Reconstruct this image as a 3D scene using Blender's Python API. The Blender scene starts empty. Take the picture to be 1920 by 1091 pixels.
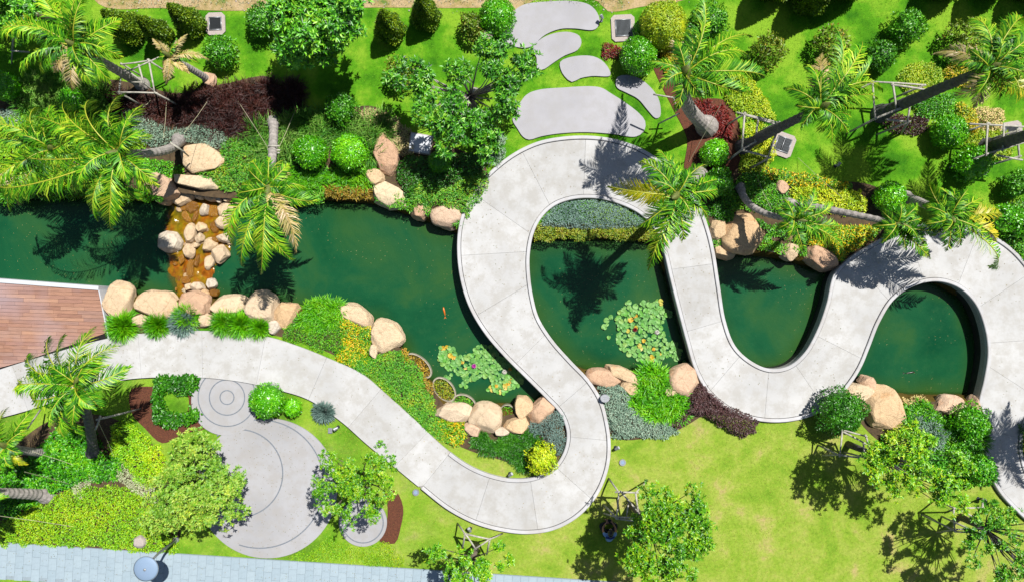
import bpy, math, random
import numpy as np
from mathutils import Vector, Matrix, noise as mnoise

# ------------------------------------------------------------------ camera, sky, sun, exposure
S = bpy.context.scene
COL = S.collection
H = 25.6                      # camera height over the lawn in metres
PX = 50.0                     # picture pixels per metre at lawn level
SUN_DIR = Vector((0.62, 0.78, 0)).normalized()
SUN_EL = math.radians(60)

cam = bpy.data.cameras.new('camera')
cam.lens = 24.0
cam.sensor_width = 36.0
cam.clip_end = 2000
cam_o = bpy.data.objects.new('camera', cam)
cam_o.location = (0, 0, H)
COL.objects.link(cam_o)
S.camera = cam_o

world = bpy.data.worlds.new('World')
S.world = world
world.use_nodes = True
wn = world.node_tree
bg = wn.nodes['Background']
sky = wn.nodes.new('ShaderNodeTexSky')
sky.sky_type = 'NISHITA'
sky.sun_disc = False
sky.sun_elevation = SUN_EL
sky.sun_rotation = math.atan2(SUN_DIR.x, SUN_DIR.y)
wn.links.new(sky.outputs[0], bg.inputs[0])
bg.inputs[1].default_value = 0.05

sl = bpy.data.lights.new('sun', 'SUN')
sl.energy = 5.0
sl.angle = math.radians(0.5)
sl.color = (1.0, 0.965, 0.91)
so = bpy.data.objects.new('sun', sl)
sd = -(SUN_DIR * math.cos(SUN_EL) + Vector((0, 0, math.sin(SUN_EL))))
so.rotation_euler = sd.to_track_quat('-Z', 'Y').to_euler()
so.location = (10, 12, 30)
COL.objects.link(so)

S.view_settings.view_transform = 'Standard'
S.view_settings.look = 'None'
S.view_settings.exposure = 0.55
S.view_settings.gamma = 1.0
S.cycles.diffuse_bounces = 1
S.cycles.transparent_max_bounces = 8

# ------------------------------------------------------------------ helpers
rng = np.random.default_rng(7)
random.seed(7)

def W(u, v, z=0.0):
    k = (H - z) / H / PX
    return Vector(((u - 960.0) * k, (545.5 - v) * k, z))

def Wxy(pts, z=0.0):
    return np.array([[W(u, v, z).x, W(u, v, z).y] for u, v in pts])

def lin(c, k=0.62):
    return tuple((((x / 255) / 12.92) if x / 255 <= .04045 else ((x / 255 + .055) / 1.055) ** 2.4) * k for x in c) + (1,)

def link(o, parent=None):
    COL.objects.link(o)
    if parent is not None:
        o.parent = parent
    return o

def tag(o, label=None, cat=None, group=None, kind=None):
    if label: o['label'] = label
    if cat: o['category'] = cat
    if group: o['group'] = group
    if kind: o['kind'] = kind
    return o

def empty(name, loc, label, cat, group=None, rz=0):
    o = bpy.data.objects.new(name, None)
    o.empty_display_size = .2
    o.location = loc
    o.rotation_euler = (0, 0, rz)
    COL.objects.link(o)
    return tag(o, label, cat, group)

def mesh_np(name, V, F, mats=(), mi=None, smooth=False):
    me = bpy.data.meshes.new(name)
    V = np.ascontiguousarray(V, dtype=np.float32)
    F = np.ascontiguousarray(F, dtype=np.int32)
    n, k = F.shape
    me.vertices.add(len(V)); me.vertices.foreach_set('co', V.ravel())
    me.loops.add(n * k); me.loops.foreach_set('vertex_index', F.ravel())
    me.polygons.add(n)
    me.polygons.foreach_set('loop_start', np.arange(0, n * k, k, dtype=np.int32))
    if mi is not None:
        me.polygons.foreach_set('material_index', np.asarray(mi, dtype=np.int32))
    if smooth:
        me.polygons.foreach_set('use_smooth', np.ones(n, dtype=bool))
    me.update(calc_edges=True)
    for m in mats: me.materials.append(m)
    return me

def mesh_py(name, V, F, mats=(), smooth=False):
    me = bpy.data.meshes.new(name)
    me.from_pydata([tuple(v) for v in V], [], F)
    for m in mats: me.materials.append(m)
    if smooth:
        for p in me.polygons: p.use_smooth = True
    me.update()
    return me

def ob(name, me, parent=None, loc=None, rot=None):
    o = bpy.data.objects.new(name, me)
    link(o, parent)
    if loc is not None: o.location = loc
    if rot is not None: o.rotation_euler = rot
    return o

class Acc:
    """collects triangles / quads (quads split) with material index"""
    def __init__(s): s.V = []; s.F = []; s.M = []; s.n = 0
    def add(s, V, F, m=0):
        V = np.asarray(V, dtype=float); s.V.append(V)
        for f in F:
            f = [i + s.n for i in f]
            for k in range(1, len(f) - 1):
                s.F.append((f[0], f[k], f[k + 1])); s.M.append(m)
        s.n += len(V)
    def addnp(s, V, F, m=0):
        s.V.append(np.asarray(V, dtype=float))
        s.F.extend((np.asarray(F) + s.n).tolist()); s.M.extend([m] * len(F)); s.n += len(V)
    def mesh(s, name, mats, smooth=False):
        return mesh_np(name, np.concatenate(s.V), np.array(s.F), mats, s.M, smooth)

def tube(path, radii, n=8, caps=True):
    path = [Vector(p) for p in path]
    V = []; F = []
    up = Vector((0, 0, 1))
    prev = None
    for i, p in enumerate(path):
        a = path[max(i - 1, 0)]; b = path[min(i + 1, len(path) - 1)]
        t = (b - a).normalized()
        if prev is None:
            ref = up if abs(t.z) < .9 else Vector((1, 0, 0))
            x = t.cross(ref).normalized()
        else:
            x = (prev - t * prev.dot(t)).normalized()
        prev = x
        y = t.cross(x)
        for k in range(n):
            an = 2 * math.pi * k / n
            V.append(p + (x * math.cos(an) + y * math.sin(an)) * radii[i])
    for i in range(len(path) - 1):
        for k in range(n):
            F.append((i * n + k, i * n + (k + 1) % n, (i + 1) * n + (k + 1) % n, (i + 1) * n + k))
    if caps:
        F.append(tuple(range(n - 1, -1, -1)))
        F.append(tuple((len(path) - 1) * n + k for k in range(n)))
    return V, F

def prism(poly, z0, z1):
    n = len(poly)
    a = sum(poly[i][0] * poly[(i + 1) % n][1] - poly[(i + 1) % n][0] * poly[i][1] for i in range(n))
    if a < 0: poly = poly[::-1]
    V = [(p[0], p[1], z0) for p in poly] + [(p[0], p[1], z1) for p in poly]
    F = [tuple(range(n - 1, -1, -1)), tuple(range(n, 2 * n))]
    F += [(i, (i + 1) % n, n + (i + 1) % n, n + i) for i in range(n)]
    return V, F

def box(cx, cy, cz, sx, sy, sz):
    return prism([(cx - sx / 2, cy - sy / 2), (cx + sx / 2, cy - sy / 2), (cx + sx / 2, cy + sy / 2), (cx - sx / 2, cy + sy / 2)], cz - sz / 2, cz + sz / 2)

def catmull(pts, step=0.12, closed=False):
    P = [np.array(p, dtype=float) for p in pts]
    n = len(P); out = []
    rngi = range(n if closed else n - 1)
    for i in rngi:
        p1, p2 = P[i], P[(i + 1) % n]
        p0 = P[(i - 1) % n] if (closed or i > 0) else 2 * p1 - p2
        p3 = P[(i + 2) % n] if (closed or i < n - 2) else 2 * p2 - p1
        L = np.linalg.norm(p2 - p1)
        m = max(2, int(L / step))
        # centripetal
        def tj(ti, a, b): return ti + max(np.linalg.norm(b - a), 1e-6) ** .5
        t0 = 0; t1 = tj(t0, p0, p1); t2 = tj(t1, p1, p2); t3 = tj(t2, p2, p3)
        for k in range(m):
            t = t1 + (t2 - t1) * k / m
            A1 = (t1 - t) / (t1 - t0) * p0 + (t - t0) / (t1 - t0) * p1
            A2 = (t2 - t) / (t2 - t1) * p1 + (t - t1) / (t2 - t1) * p2
            A3 = (t3 - t) / (t3 - t2) * p2 + (t - t2) / (t3 - t2) * p3
            B1 = (t2 - t) / (t2 - t0) * A1 + (t - t0) / (t2 - t0) * A2
            B2 = (t3 - t) / (t3 - t1) * A2 + (t - t1) / (t3 - t1) * A3
            out.append((t2 - t) / (t2 - t1) * B1 + (t - t1) / (t2 - t1) * B2)
    if not closed: out.append(P[-1])
    return np.array(out)

def inside(P, poly):
    x, y = P[:, 0], P[:, 1]
    r = np.zeros(len(P), bool)
    n = len(poly); j = n - 1
    for i in range(n):
        xi, yi = poly[i]; xj, yj = poly[j]
        if yi != yj:
            c = ((yi > y) != (yj > y)) & (x < (xj - xi) * (y - yi) / (yj - yi) + xi)
            r ^= c
        j = i
    return r

def dist(P, poly):
    d = np.full(len(P), 1e9)
    n = len(poly)
    for i in range(n):
        a = np.asarray(poly[i]); b = np.asarray(poly[(i + 1) % n])
        ab = b - a; L = max((ab ** 2).sum(), 1e-12)
        t = np.clip(((P - a) @ ab) / L, 0, 1)
        q = a + t[:, None] * ab
        d = np.minimum(d, np.hypot(P[:, 0] - q[:, 0], P[:, 1] - q[:, 1]))
    return d

def sdf(P, poly):
    return np.where(inside(P, poly), 1, -1) * dist(P, poly)

def vnoise(P, s, seed=0):
    """cheap smooth value noise, vectorised"""
    x = P[:, 0] * s + seed * 17.3; y = P[:, 1] * s - seed * 9.1
    xi = np.floor(x); yi = np.floor(y); fx = x - xi; fy = y - yi
    fx = fx * fx * (3 - 2 * fx); fy = fy * fy * (3 - 2 * fy)
    def h(a, b):
        q = np.sin(a * 127.1 + b * 311.7 + seed) * 43758.5453
        return q - np.floor(q)
    return (h(xi, yi) * (1 - fx) + h(xi + 1, yi) * fx) * (1 - fy) + (h(xi, yi + 1) * (1 - fx) + h(xi + 1, yi + 1) * fx) * fy

def unit(A):
    return A / np.maximum(np.linalg.norm(A, axis=1, keepdims=True), 1e-9)

def leaves(P, D, N, L, Wd, fold=.18):
    """diamond leaves folded on the midrib; P base, D direction, N normal"""
    n = len(P)
    D = unit(D); Sd = unit(np.cross(D, N)); N = np.cross(Sd, D)
    L = np.broadcast_to(L, (n,))[:, None]; Wd = np.broadcast_to(Wd, (n,))[:, None]
    tip = P + D * L - N * L * .08
    mid = P + D * L * .48 + N * Wd * fold
    a = mid + Sd * Wd * .5; b = mid - Sd * Wd * .5
    V = np.stack([P, a, tip, b], 1).reshape(-1, 3)
    i = np.arange(n)[:, None] * 4
    F = np.concatenate([i + [0, 1, 2], i + [0, 2, 3]], 1).reshape(-1, 3)
    return V, F

def rand_dirs(n, up=0.0, spread=1.0):
    D = rng.normal(size=(n, 3)) * spread
    D[:, 2] += up
    return unit(D)

# ------------------------------------------------------------------ materials
def nodes(name):
    m = bpy.data.materials.new(name); m.use_nodes = True
    nt = m.node_tree
    return m, nt, nt.nodes['Principled BSDF']

def ramp(nt, stops, fac=None, interp='LINEAR'):
    r = nt.nodes.new('ShaderNodeValToRGB')
    r.color_ramp.interpolation = interp
    e = r.color_ramp.elements
    while len(e) < len(stops): e.new(.5)
    for i, (p, c) in enumerate(stops):
        e[i].position = p; e[i].color = c
    if fac is not None: nt.links.new(fac, r.inputs[0])
    return r

def noise(nt, scale, detail=4, rough=.55, coord='Object', dist_=0.0):
    tc = nt.nodes.new('ShaderNodeTexCoord')
    n = nt.nodes.new('ShaderNodeTexNoise')
    n.inputs['Scale'].default_value = scale; n.inputs['Detail'].default_value = detail
    n.inputs['Roughness'].default_value = rough; n.inputs['Distortion'].default_value = dist_
    nt.links.new(tc.outputs[coord], n.inputs['Vector'])
    return n

def mixc(nt, fac, a, b, mode='MIX'):
    m = nt.nodes.new('ShaderNodeMix'); m.data_type = 'RGBA'; m.blend_type = mode
    for s, v in ((m.inputs[0], fac), (m.inputs[6], a), (m.inputs[7], b)):
        if hasattr(v, 'node'): nt.links.new(v, s)
        else: s.default_value = v
    return m.outputs[2]

def bump(nt, bs, h, strength=.4, dist_=.02):
    b = nt.nodes.new('ShaderNodeBump')
    b.inputs['Strength'].default_value = strength; b.inputs['Distance'].default_value = dist_
    nt.links.new(h, b.inputs['Height']); nt.links.new(b.outputs[0], bs.inputs['Normal'])

_leafmats = {}
def leaf_mat(name, cols, rough=.42, patch=1.3, trans=.3, k=.74, spec=.5):
    if cols[0][1] > cols[0][2] * 1.6 and cols[0][1] > cols[0][0]: cols = [(min(255, c[0] * 1.12 + 14), c[1] * 1.03 + 4, c[2]) for c in cols]
    """cols: sRGB triples, picked per leaf; a broad noise shifts between them"""
    if name in _leafmats: return _leafmats[name]
    m, nt, bs = nodes(name)
    g = nt.nodes.new('ShaderNodeNewGeometry')
    no = noise(nt, patch, 3)
    ma = nt.nodes.new('ShaderNodeMath'); ma.operation = 'MULTIPLY_ADD'
    ma.inputs[1].default_value = .75
    nt.links.new(g.outputs['Random Per Island'], ma.inputs[0])
    m2 = nt.nodes.new('ShaderNodeMath'); m2.operation = 'MULTIPLY_ADD'
    m2.inputs[1].default_value = 1.3; m2.inputs[2].default_value = -.55
    nt.links.new(no.outputs[0], m2.inputs[0]); nt.links.new(m2.outputs[0], ma.inputs[2])
    n = len(cols)
    r = ramp(nt, [(i / max(n - 1, 1), lin(c, k)) for i, c in enumerate(cols)], ma.outputs[0])
    oi = nt.nodes.new('ShaderNodeObjectInfo')
    ov = ramp(nt, [(0, (.78, .80, .8, 1)), (.5, (1, 1, 1, 1)), (1, (1.22, 1.12, 1, 1))], oi.outputs['Random'])
    class _R: pass
    r0 = r; r = _R(); r.outputs = [mixc(nt, 1.0, r0.outputs[0], ov.outputs[0], 'MULTIPLY')]
    nt.links.new(r.outputs[0], bs.inputs['Base Color'])
    bs.inputs['Roughness'].default_value = rough
    bs.inputs['Specular IOR Level'].default_value = spec
    tr = nt.nodes.new('ShaderNodeBsdfTranslucent')
    tcol = mixc(nt, .5, r.outputs[0], lin((150, 220, 10), k))
    nt.links.new(tcol, tr.inputs[0])
    mx = nt.nodes.new('ShaderNodeMixShader'); mx.inputs[0].default_value = trans * .4
    nt.links.new(bs.outputs[0], mx.inputs[1]); nt.links.new(tr.outputs[0], mx.inputs[2])
    nt.links.new(mx.outputs[0], nt.nodes['Material Output'].inputs[0])
    _leafmats[name] = m
    return m

def simple(name, col, rough=.7, var=.25, scale=6, metal=0, bmp=.2, k=.62, coord='Object', objvar=0.0):
    m, nt, bs = nodes(name)
    no = noise(nt, scale, 6, .6, coord)
    c = lin(col, k)
    dk = tuple(x * (1 - var) for x in c[:3]) + (1,); lt = tuple(min(x * (1 + var), 1) for x in c[:3]) + (1,)
    r = ramp(nt, [(.3, dk), (.7, lt)], no.outputs[0])
    out = r.outputs[0]
    if objvar:
        oi = nt.nodes.new('ShaderNodeObjectInfo')
        r2 = ramp(nt, [(0, (1 - objvar,) * 3 + (1,)), (1, (1 + objvar,) * 3 + (1,))], oi.outputs['Random'])
        out = mixc(nt, 1.0, out, r2.outputs[0], 'MULTIPLY')
    nt.links.new(out, bs.inputs['Base Color'])
    bs.inputs['Roughness'].default_value = rough; bs.inputs['Metallic'].default_value = metal
    if bmp: bump(nt, bs, no.outputs[0], bmp)
    return m

# pale cast concrete of the winding path
def concrete(name, base, stain=(176, 166, 150), k=.62, objvar=.055):
    m, nt, bs = nodes(name)
    n1 = noise(nt, .35, 5, .6); n2 = noise(nt, 2.2, 8, .7); n3 = noise(nt, 14, 6, .7)
    c = lin(base, k)
    r1 = ramp(nt, [(.36, lin(tuple(x * .92 for x in base), k)), (.60, c)], n1.outputs[0])
    r2 = ramp(nt, [(.34, lin(stain, k)), (.52, (1, 1, 1, 1))], n2.outputs[0])
    a = mixc(nt, .0, r1.outputs[0], r1.outputs[0])
    f = ramp(nt, [(.40, (.55, .55, .55, 1)), (.56, (0, 0, 0, 1))], n2.outputs[0])
    b = mixc(nt, f.outputs[0], a, lin(stain, k))
    f3 = ramp(nt, [(.62, (0, 0, 0, 1)), (.74, (.35, .35, .35, 1))], n3.outputs[0])
    c3 = mixc(nt, f3.outputs[0], b, lin(tuple(x * .8 for x in base), k))
    oi = nt.nodes.new('ShaderNodeObjectInfo')
    r4 = ramp(nt, [(0, (1 - objvar,) * 3 + (1,)), (1, (1 + objvar,) * 3 + (1,))], oi.outputs['Random'])
    out = mixc(nt, 1.0, c3, r4.outputs[0], 'MULTIPLY')
    nt.links.new(out, bs.inputs['Base Color'])
    bs.inputs['Roughness'].default_value = .85
    bump(nt, bs, n3.outputs[0], .25, .01)
    return m

M = {}
M['path'] = concrete('pale_concrete', (218, 218, 217), (186, 182, 174))
M['kerb'] = concrete('kerb_concrete', (222, 222, 224), (196, 190, 184))
M['joint'] = simple('joint_filler', (190, 187, 182), .9, .3, 20)
M['plaza'] = concrete('grey_concrete', (190, 190, 193), (178, 174, 170))
M['ring'] = simple('ring_inlay', (132, 140, 150), .8, .2, 20)
M['stepping'] = concrete('lilac_grey_concrete', (194, 193, 198), (180, 178, 178))
M['padstone'] = simple('pinkish_aggregate', (196, 184, 176), .9, .35, 60)
M['metal'] = simple('galvanised_steel', (188, 192, 196), .45, .15, 20, .6)
M['darkmetal'] = simple('dark_steel', (62, 70, 76), .5, .2, 20, .5)
M['black'] = simple('black_void', (14, 14, 14), .9, .1, 10)
M['pole'] = simple('bleached_pole', (196, 192, 178), .85, .35, 9)
M['bark'] = simple('grey_palm_bark', (178, 170, 164), .9, .4, 8, bmp=.8)
M['bark2'] = simple('dark_palm_bark', (104, 100, 104), .9, .4, 8, bmp=.8)
M['treebark'] = simple('tree_bark', (120, 108, 92), .9, .4, 12, bmp=.8)
M['soil'] = simple('dark_soil', (92, 74, 50), .95, .45, 5, bmp=.8)
M['mulch'] = simple('red_mulch', (106, 60, 38), .95, .5, 26, bmp=1.0)
M['rope'] = simple('pale_rope', (200, 196, 160), .8, .1, 9)
M['white'] = simple('white_paint', (226, 230, 236), .4, .03, 6, bmp=0)
M['lampshade'] = simple('pale_blue_enamel', (150, 176, 206), .6, .02, 3, bmp=0, k=.6)
M['potrim'] = simple('pot_rim', (178, 170, 148), .8, .3, 14)

def mat_deck():
    m, nt, bs = nodes('hardwood_deck')
    oi = nt.nodes.new('ShaderNodeObjectInfo')
    r = ramp(nt, [(0, lin((170, 126, 106))), (.25, lin((194, 148, 122))), (.5, lin((180, 136, 118))), (.75, lin((204, 158, 130))), (1, lin((164, 132, 124)))], oi.outputs['Random'])
    tc = nt.nodes.new('ShaderNodeTexCoord'); mp = nt.nodes.new('ShaderNodeMapping')
    mp.inputs['Scale'].default_value = (1.6, 30, 1)
    n = nt.nodes.new('ShaderNodeTexNoise'); n.inputs['Scale'].default_value = 2; n.inputs['Detail'].default_value = 6
    nt.links.new(tc.outputs['Object'], mp.inputs[0]); nt.links.new(mp.outputs[0], n.inputs[0])
    g = ramp(nt, [(.3, (.72, .70, .70, 1)), (.7, (1.15, 1.12, 1.1, 1))], n.outputs[0])
    c = mixc(nt, 1.0, r.outputs[0], g.outputs[0], 'MULTIPLY')
    w = noise(nt, .5, 3)
    f = ramp(nt, [(.45, (0, 0, 0, 1)), (.7, (.55, .55, .55, 1))], w.outputs[0])
    c2 = mixc(nt, f.outputs[0], c, lin((190, 170, 176)))
    nt.links.new(c2, bs.inputs['Base Color']); bs.inputs['Roughness'].default_value = .55
    bump(nt, bs, n.outputs[0], .3, .005)
    return m
M['deck'] = mat_deck()

def mat_paver():
    m, nt, bs = nodes('blue_grey_paver')
    oi = nt.nodes.new('ShaderNodeObjectInfo')
    r = ramp(nt, [(0, lin((170, 190, 201))), (.5, lin((174, 193, 204))), (1, lin((179, 198, 208)))], oi.outputs['Random'])
    n = noise(nt, 9, 6)
    g = ramp(nt, [(.3, (.93, .93, .93, 1)), (.7, (1.05, 1.05, 1.05, 1))], n.outputs[0])
    c = mixc(nt, 1.0, r.outputs[0], g.outputs[0], 'MULTIPLY')
    nt.links.new(c, bs.inputs['Base Color']); bs.inputs['Roughness'].default_value = .7
    bump(nt, bs, n.outputs[0], .15, .005)
    return m
M['paver'] = mat_paver()

def mat_ground():
    m, nt, bs = nodes('lawn_and_pond_bed')
    geo = nt.nodes.new('ShaderNodeNewGeometry'); sp = nt.nodes.new('ShaderNodeSeparateXYZ')
    nt.links.new(geo.outputs['Position'], sp.inputs[0])
    n1 = noise(nt, .55, 6, .6); n2 = noise(nt, 9, 8, .75); n3 = noise(nt, .8, 9, .68, dist_=.3); n4 = noise(nt, 60, 3, .8)
    lush = ramp(nt, [(.36, lin((66, 138, 16))), (.47, lin((104, 178, 26))), (.58, lin((156, 206, 54)))], n1.outputs[0])
    dry = ramp(nt, [(.32, lin((132, 180, 46))), (.46, lin((164, 198, 66))), (.57, lin((188, 206, 92))), (.69, lin((218, 196, 136)))], n3.outputs[0])
    # the lower lawn is drier: a slow change across the garden
    mr = nt.nodes.new('ShaderNodeMapRange'); mr.inputs[1].default_value = -2.0; mr.inputs[2].default_value = -5.5
    mr.inputs[3].default_value = 0; mr.inputs[4].default_value = 1
    nt.links.new(sp.outputs[1], mr.inputs[0])
    mx = nt.nodes.new('ShaderNodeMapRange'); mx.inputs[1].default_value = -6.5; mx.inputs[2].default_value = 0.5
    mx.inputs[3].default_value = .35; mx.inputs[4].default_value = 1
    nt.links.new(sp.outputs[0], mx.inputs[0])
    mm = nt.nodes.new('ShaderNodeMath'); mm.operation = 'MULTIPLY'
    nt.links.new(mr.outputs[0], mm.inputs[0]); nt.links.new(mx.outputs[0], mm.inputs[1])
    c = mixc(nt, mm.outputs[0], lush.outputs[0], dry.outputs[0])
    g = ramp(nt, [(.25, (.62, .66, .6, 1)), (.75, (1.2, 1.17, 1.2, 1))], n2.outputs[0])
    c = mixc(nt, 1.0, c, g.outputs[0], 'MULTIPLY')
    g4 = ramp(nt, [(.3, (.75, .78, .7, 1)), (.7, (1.15, 1.12, 1.1, 1))], n4.outputs[0])
    c = mixc(nt, 1.0, c, g4.outputs[0], 'MULTIPLY')
    mz = nt.nodes.new('ShaderNodeMapRange'); mz.inputs[1].default_value = -.02; mz.inputs[2].default_value = -.06
    mz.inputs[3].default_value = 0; mz.inputs[4].default_value = 1
    nt.links.new(sp.outputs[2], mz.inputs[0])
    mud = ramp(nt, [(.3, lin((70, 62, 26))), (.7, lin((128, 104, 40)))], n2.outputs[0])
    c = mixc(nt, mz.outputs[0], c, mud.outputs[0])
    nt.links.new(c, bs.inputs['Base Color']); bs.inputs['Roughness'].default_value = .9
    bs.inputs['Specular IOR Level'].default_value = .15
    bump(nt, bs, n4.outputs[0], .7, .03)
    return m
M['ground'] = mat_ground()

def mat_water():
    m, nt, bs = nodes('green_pond_water')
    n1 = noise(nt, .28, 5, .6, dist_=.5); n2 = noise(nt, 2.5, 8, .7); n3 = noise(nt, 9, 6, .7)
    r = ramp(nt, [(.3, lin((6, 74, 46))), (.5, lin((28, 92, 56))), (.7, lin((60, 104, 52)))], n1.outputs[0])
    f = ramp(nt, [(.5, (0, 0, 0, 1)), (.78, (.5, .5, .5, 1))], n2.outputs[0])
    c = mixc(nt, f.outputs[0], r.outputs[0], lin((52, 104, 62)))
    at = nt.nodes.new('ShaderNodeAttribute'); at.attribute_name = 'murk'
    a2 = nt.nodes.new('ShaderNodeAttribute'); a2.attribute_name = 'shore'
    c2 = mixc(nt, a2.outputs['Fac'], lin((56, 92, 34)), c)
    nt.links.new(c2, bs.inputs['Base Color'])
    al = nt.nodes.new('ShaderNodeMapRange'); al.inputs[1].default_value = 0; al.inputs[2].default_value = 1
    al.inputs[3].default_value = .25; al.inputs[4].default_value = .97
    nt.links.new(at.outputs['Fac'], al.inputs[0]); nt.links.new(al.outputs[0], bs.inputs['Alpha'])
    bs.inputs['Roughness'].default_value = .12; bs.inputs['IOR'].default_value = 1.33
    bump(nt, bs, n3.outputs[0], .35, .03)
    return m
M['water'] = mat_water()

def mat_rock(name, cols, wet=False):
    m, nt, bs = nodes(name)
    oi = nt.nodes.new('ShaderNodeObjectInfo')
    n1 = noise(nt, 1.6, 8, .65, dist_=.8); n2 = noise(nt, 9, 8, .7); n3 = noise(nt, 40, 4, .7)
    a = ramp(nt, [(i / (len(cols) - 1), lin(c, .62 if wet else .76)) for i, c in enumerate(cols)], oi.outputs['Random'])
    tint = ramp(nt, [(.38, (1.06, 1.05, 1.0, 1)), (.54, (1, .98, .95, 1)), (.70, (.93, .72, .52, 1))], n1.outputs[0])
    c = mixc(nt, 1.0, a.outputs[0], tint.outputs[0], 'MULTIPLY')
    g = ramp(nt, [(.28, (.62, .56, .50, 1)), (.46, (1, 1, 1, 1)), (.8, (1.1, 1.1, 1.1, 1))], n2.outputs[0])
    c = mixc(nt, 1.0, c, g.outputs[0], 'MULTIPLY')
    # thin cracks and a dark wet foot where the stone meets the water
    tc = nt.nodes.new('ShaderNodeTexCoord'); vo = nt.nodes.new('ShaderNodeTexVoronoi'); vo.feature = 'DISTANCE_TO_EDGE'; vo.inputs['Scale'].default_value = 1.5
    mxv = nt.nodes.new('ShaderNodeMix'); mxv.data_type = 'RGBA'; mxv.inputs[0].default_value = .16
    nt.links.new(tc.outputs['Object'], mxv.inputs[6]); nt.links.new(n2.outputs[1], mxv.inputs[7]); nt.links.new(mxv.outputs[2], vo.inputs['Vector'])
    cr = ramp(nt, [(.0, (.42, .34, .28, 1)), (.022, (1, 1, 1, 1))], vo.outputs['Distance'])
    c = mixc(nt, .38, c, mixc(nt, 1.0, c, cr.outputs[0], 'MULTIPLY'))
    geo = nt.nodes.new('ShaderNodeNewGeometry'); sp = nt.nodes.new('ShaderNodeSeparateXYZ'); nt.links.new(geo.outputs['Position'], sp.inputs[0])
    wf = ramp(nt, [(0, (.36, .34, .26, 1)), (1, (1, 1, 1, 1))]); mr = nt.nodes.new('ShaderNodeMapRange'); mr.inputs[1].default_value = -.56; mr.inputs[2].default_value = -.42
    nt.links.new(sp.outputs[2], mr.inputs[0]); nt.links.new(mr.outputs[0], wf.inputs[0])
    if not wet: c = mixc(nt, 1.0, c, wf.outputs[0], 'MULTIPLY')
    nt.links.new(c, bs.inputs['Base Color']); bs.inputs['Roughness'].default_value = .25 if wet else .85
    ad = nt.nodes.new('ShaderNodeMath'); ad.operation = 'ADD'
    nt.links.new(n2.outputs[0], ad.inputs[0]); nt.links.new(n3.outputs[0], ad.inputs[1])
    bump(nt, bs, ad.outputs[0], .9, .05)
    return m
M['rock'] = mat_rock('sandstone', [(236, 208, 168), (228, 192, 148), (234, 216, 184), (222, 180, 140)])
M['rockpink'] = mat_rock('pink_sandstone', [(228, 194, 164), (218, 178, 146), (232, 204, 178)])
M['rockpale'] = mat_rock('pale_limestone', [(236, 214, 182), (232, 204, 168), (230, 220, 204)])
M['amber'] = mat_rock('wet_amber_stone', [(170, 112, 22), (146, 98, 24), (186, 130, 34)], True)
def mat_amberbed():
    m, nt, bs = nodes('amber_stream_bed')
    n1 = noise(nt, 1.5, 7, .65, dist_=.7); n2 = noise(nt, 8, 6)
    r = ramp(nt, [(.3, lin((112, 100, 14))), (.42, lin((150, 126, 16))), (.5, lin((168, 124, 18))), (.6, lin((172, 96, 14))), (.72, lin((92, 70, 22)))], n1.outputs[0])
    g = ramp(nt, [(.3, (.6, .6, .6, 1)), (.7, (1.1, 1.1, 1.1, 1))], n2.outputs[0])
    c = mixc(nt, 1.0, r.outputs[0], g.outputs[0], 'MULTIPLY')
    nt.links.new(c, bs.inputs['Base Color']); bs.inputs['Roughness'].default_value = .15
    bump(nt, bs, n2.outputs[0], .5, .03)
    return m
M['amberbed'] = mat_amberbed()
def mat_dirt():
    m, nt, bs = nodes('dry_straw_soil')
    n1 = noise(nt, 1.6, 8, .7); n2 = noise(nt, 25, 5, .8)
    r = ramp(nt, [(.32, lin((110, 150, 50))), (.45, lin((196, 172, 112))), (.6, lin((224, 196, 150))), (.75, lin((190, 150, 104)))], n1.outputs[0])
    g = ramp(nt, [(.3, (.65, .65, .65, 1)), (.7, (1.1, 1.1, 1.1, 1))], n2.outputs[0])
    c = mixc(nt, 1.0, r.outputs[0], g.outputs[0], 'MULTIPLY')
    nt.links.new(c, bs.inputs['Base Color']); bs.inputs['Roughness'].default_value = .95
    bump(nt, bs, n2.outputs[0], .8, .03)
    return m
M['dirt'] = mat_dirt()

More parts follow.
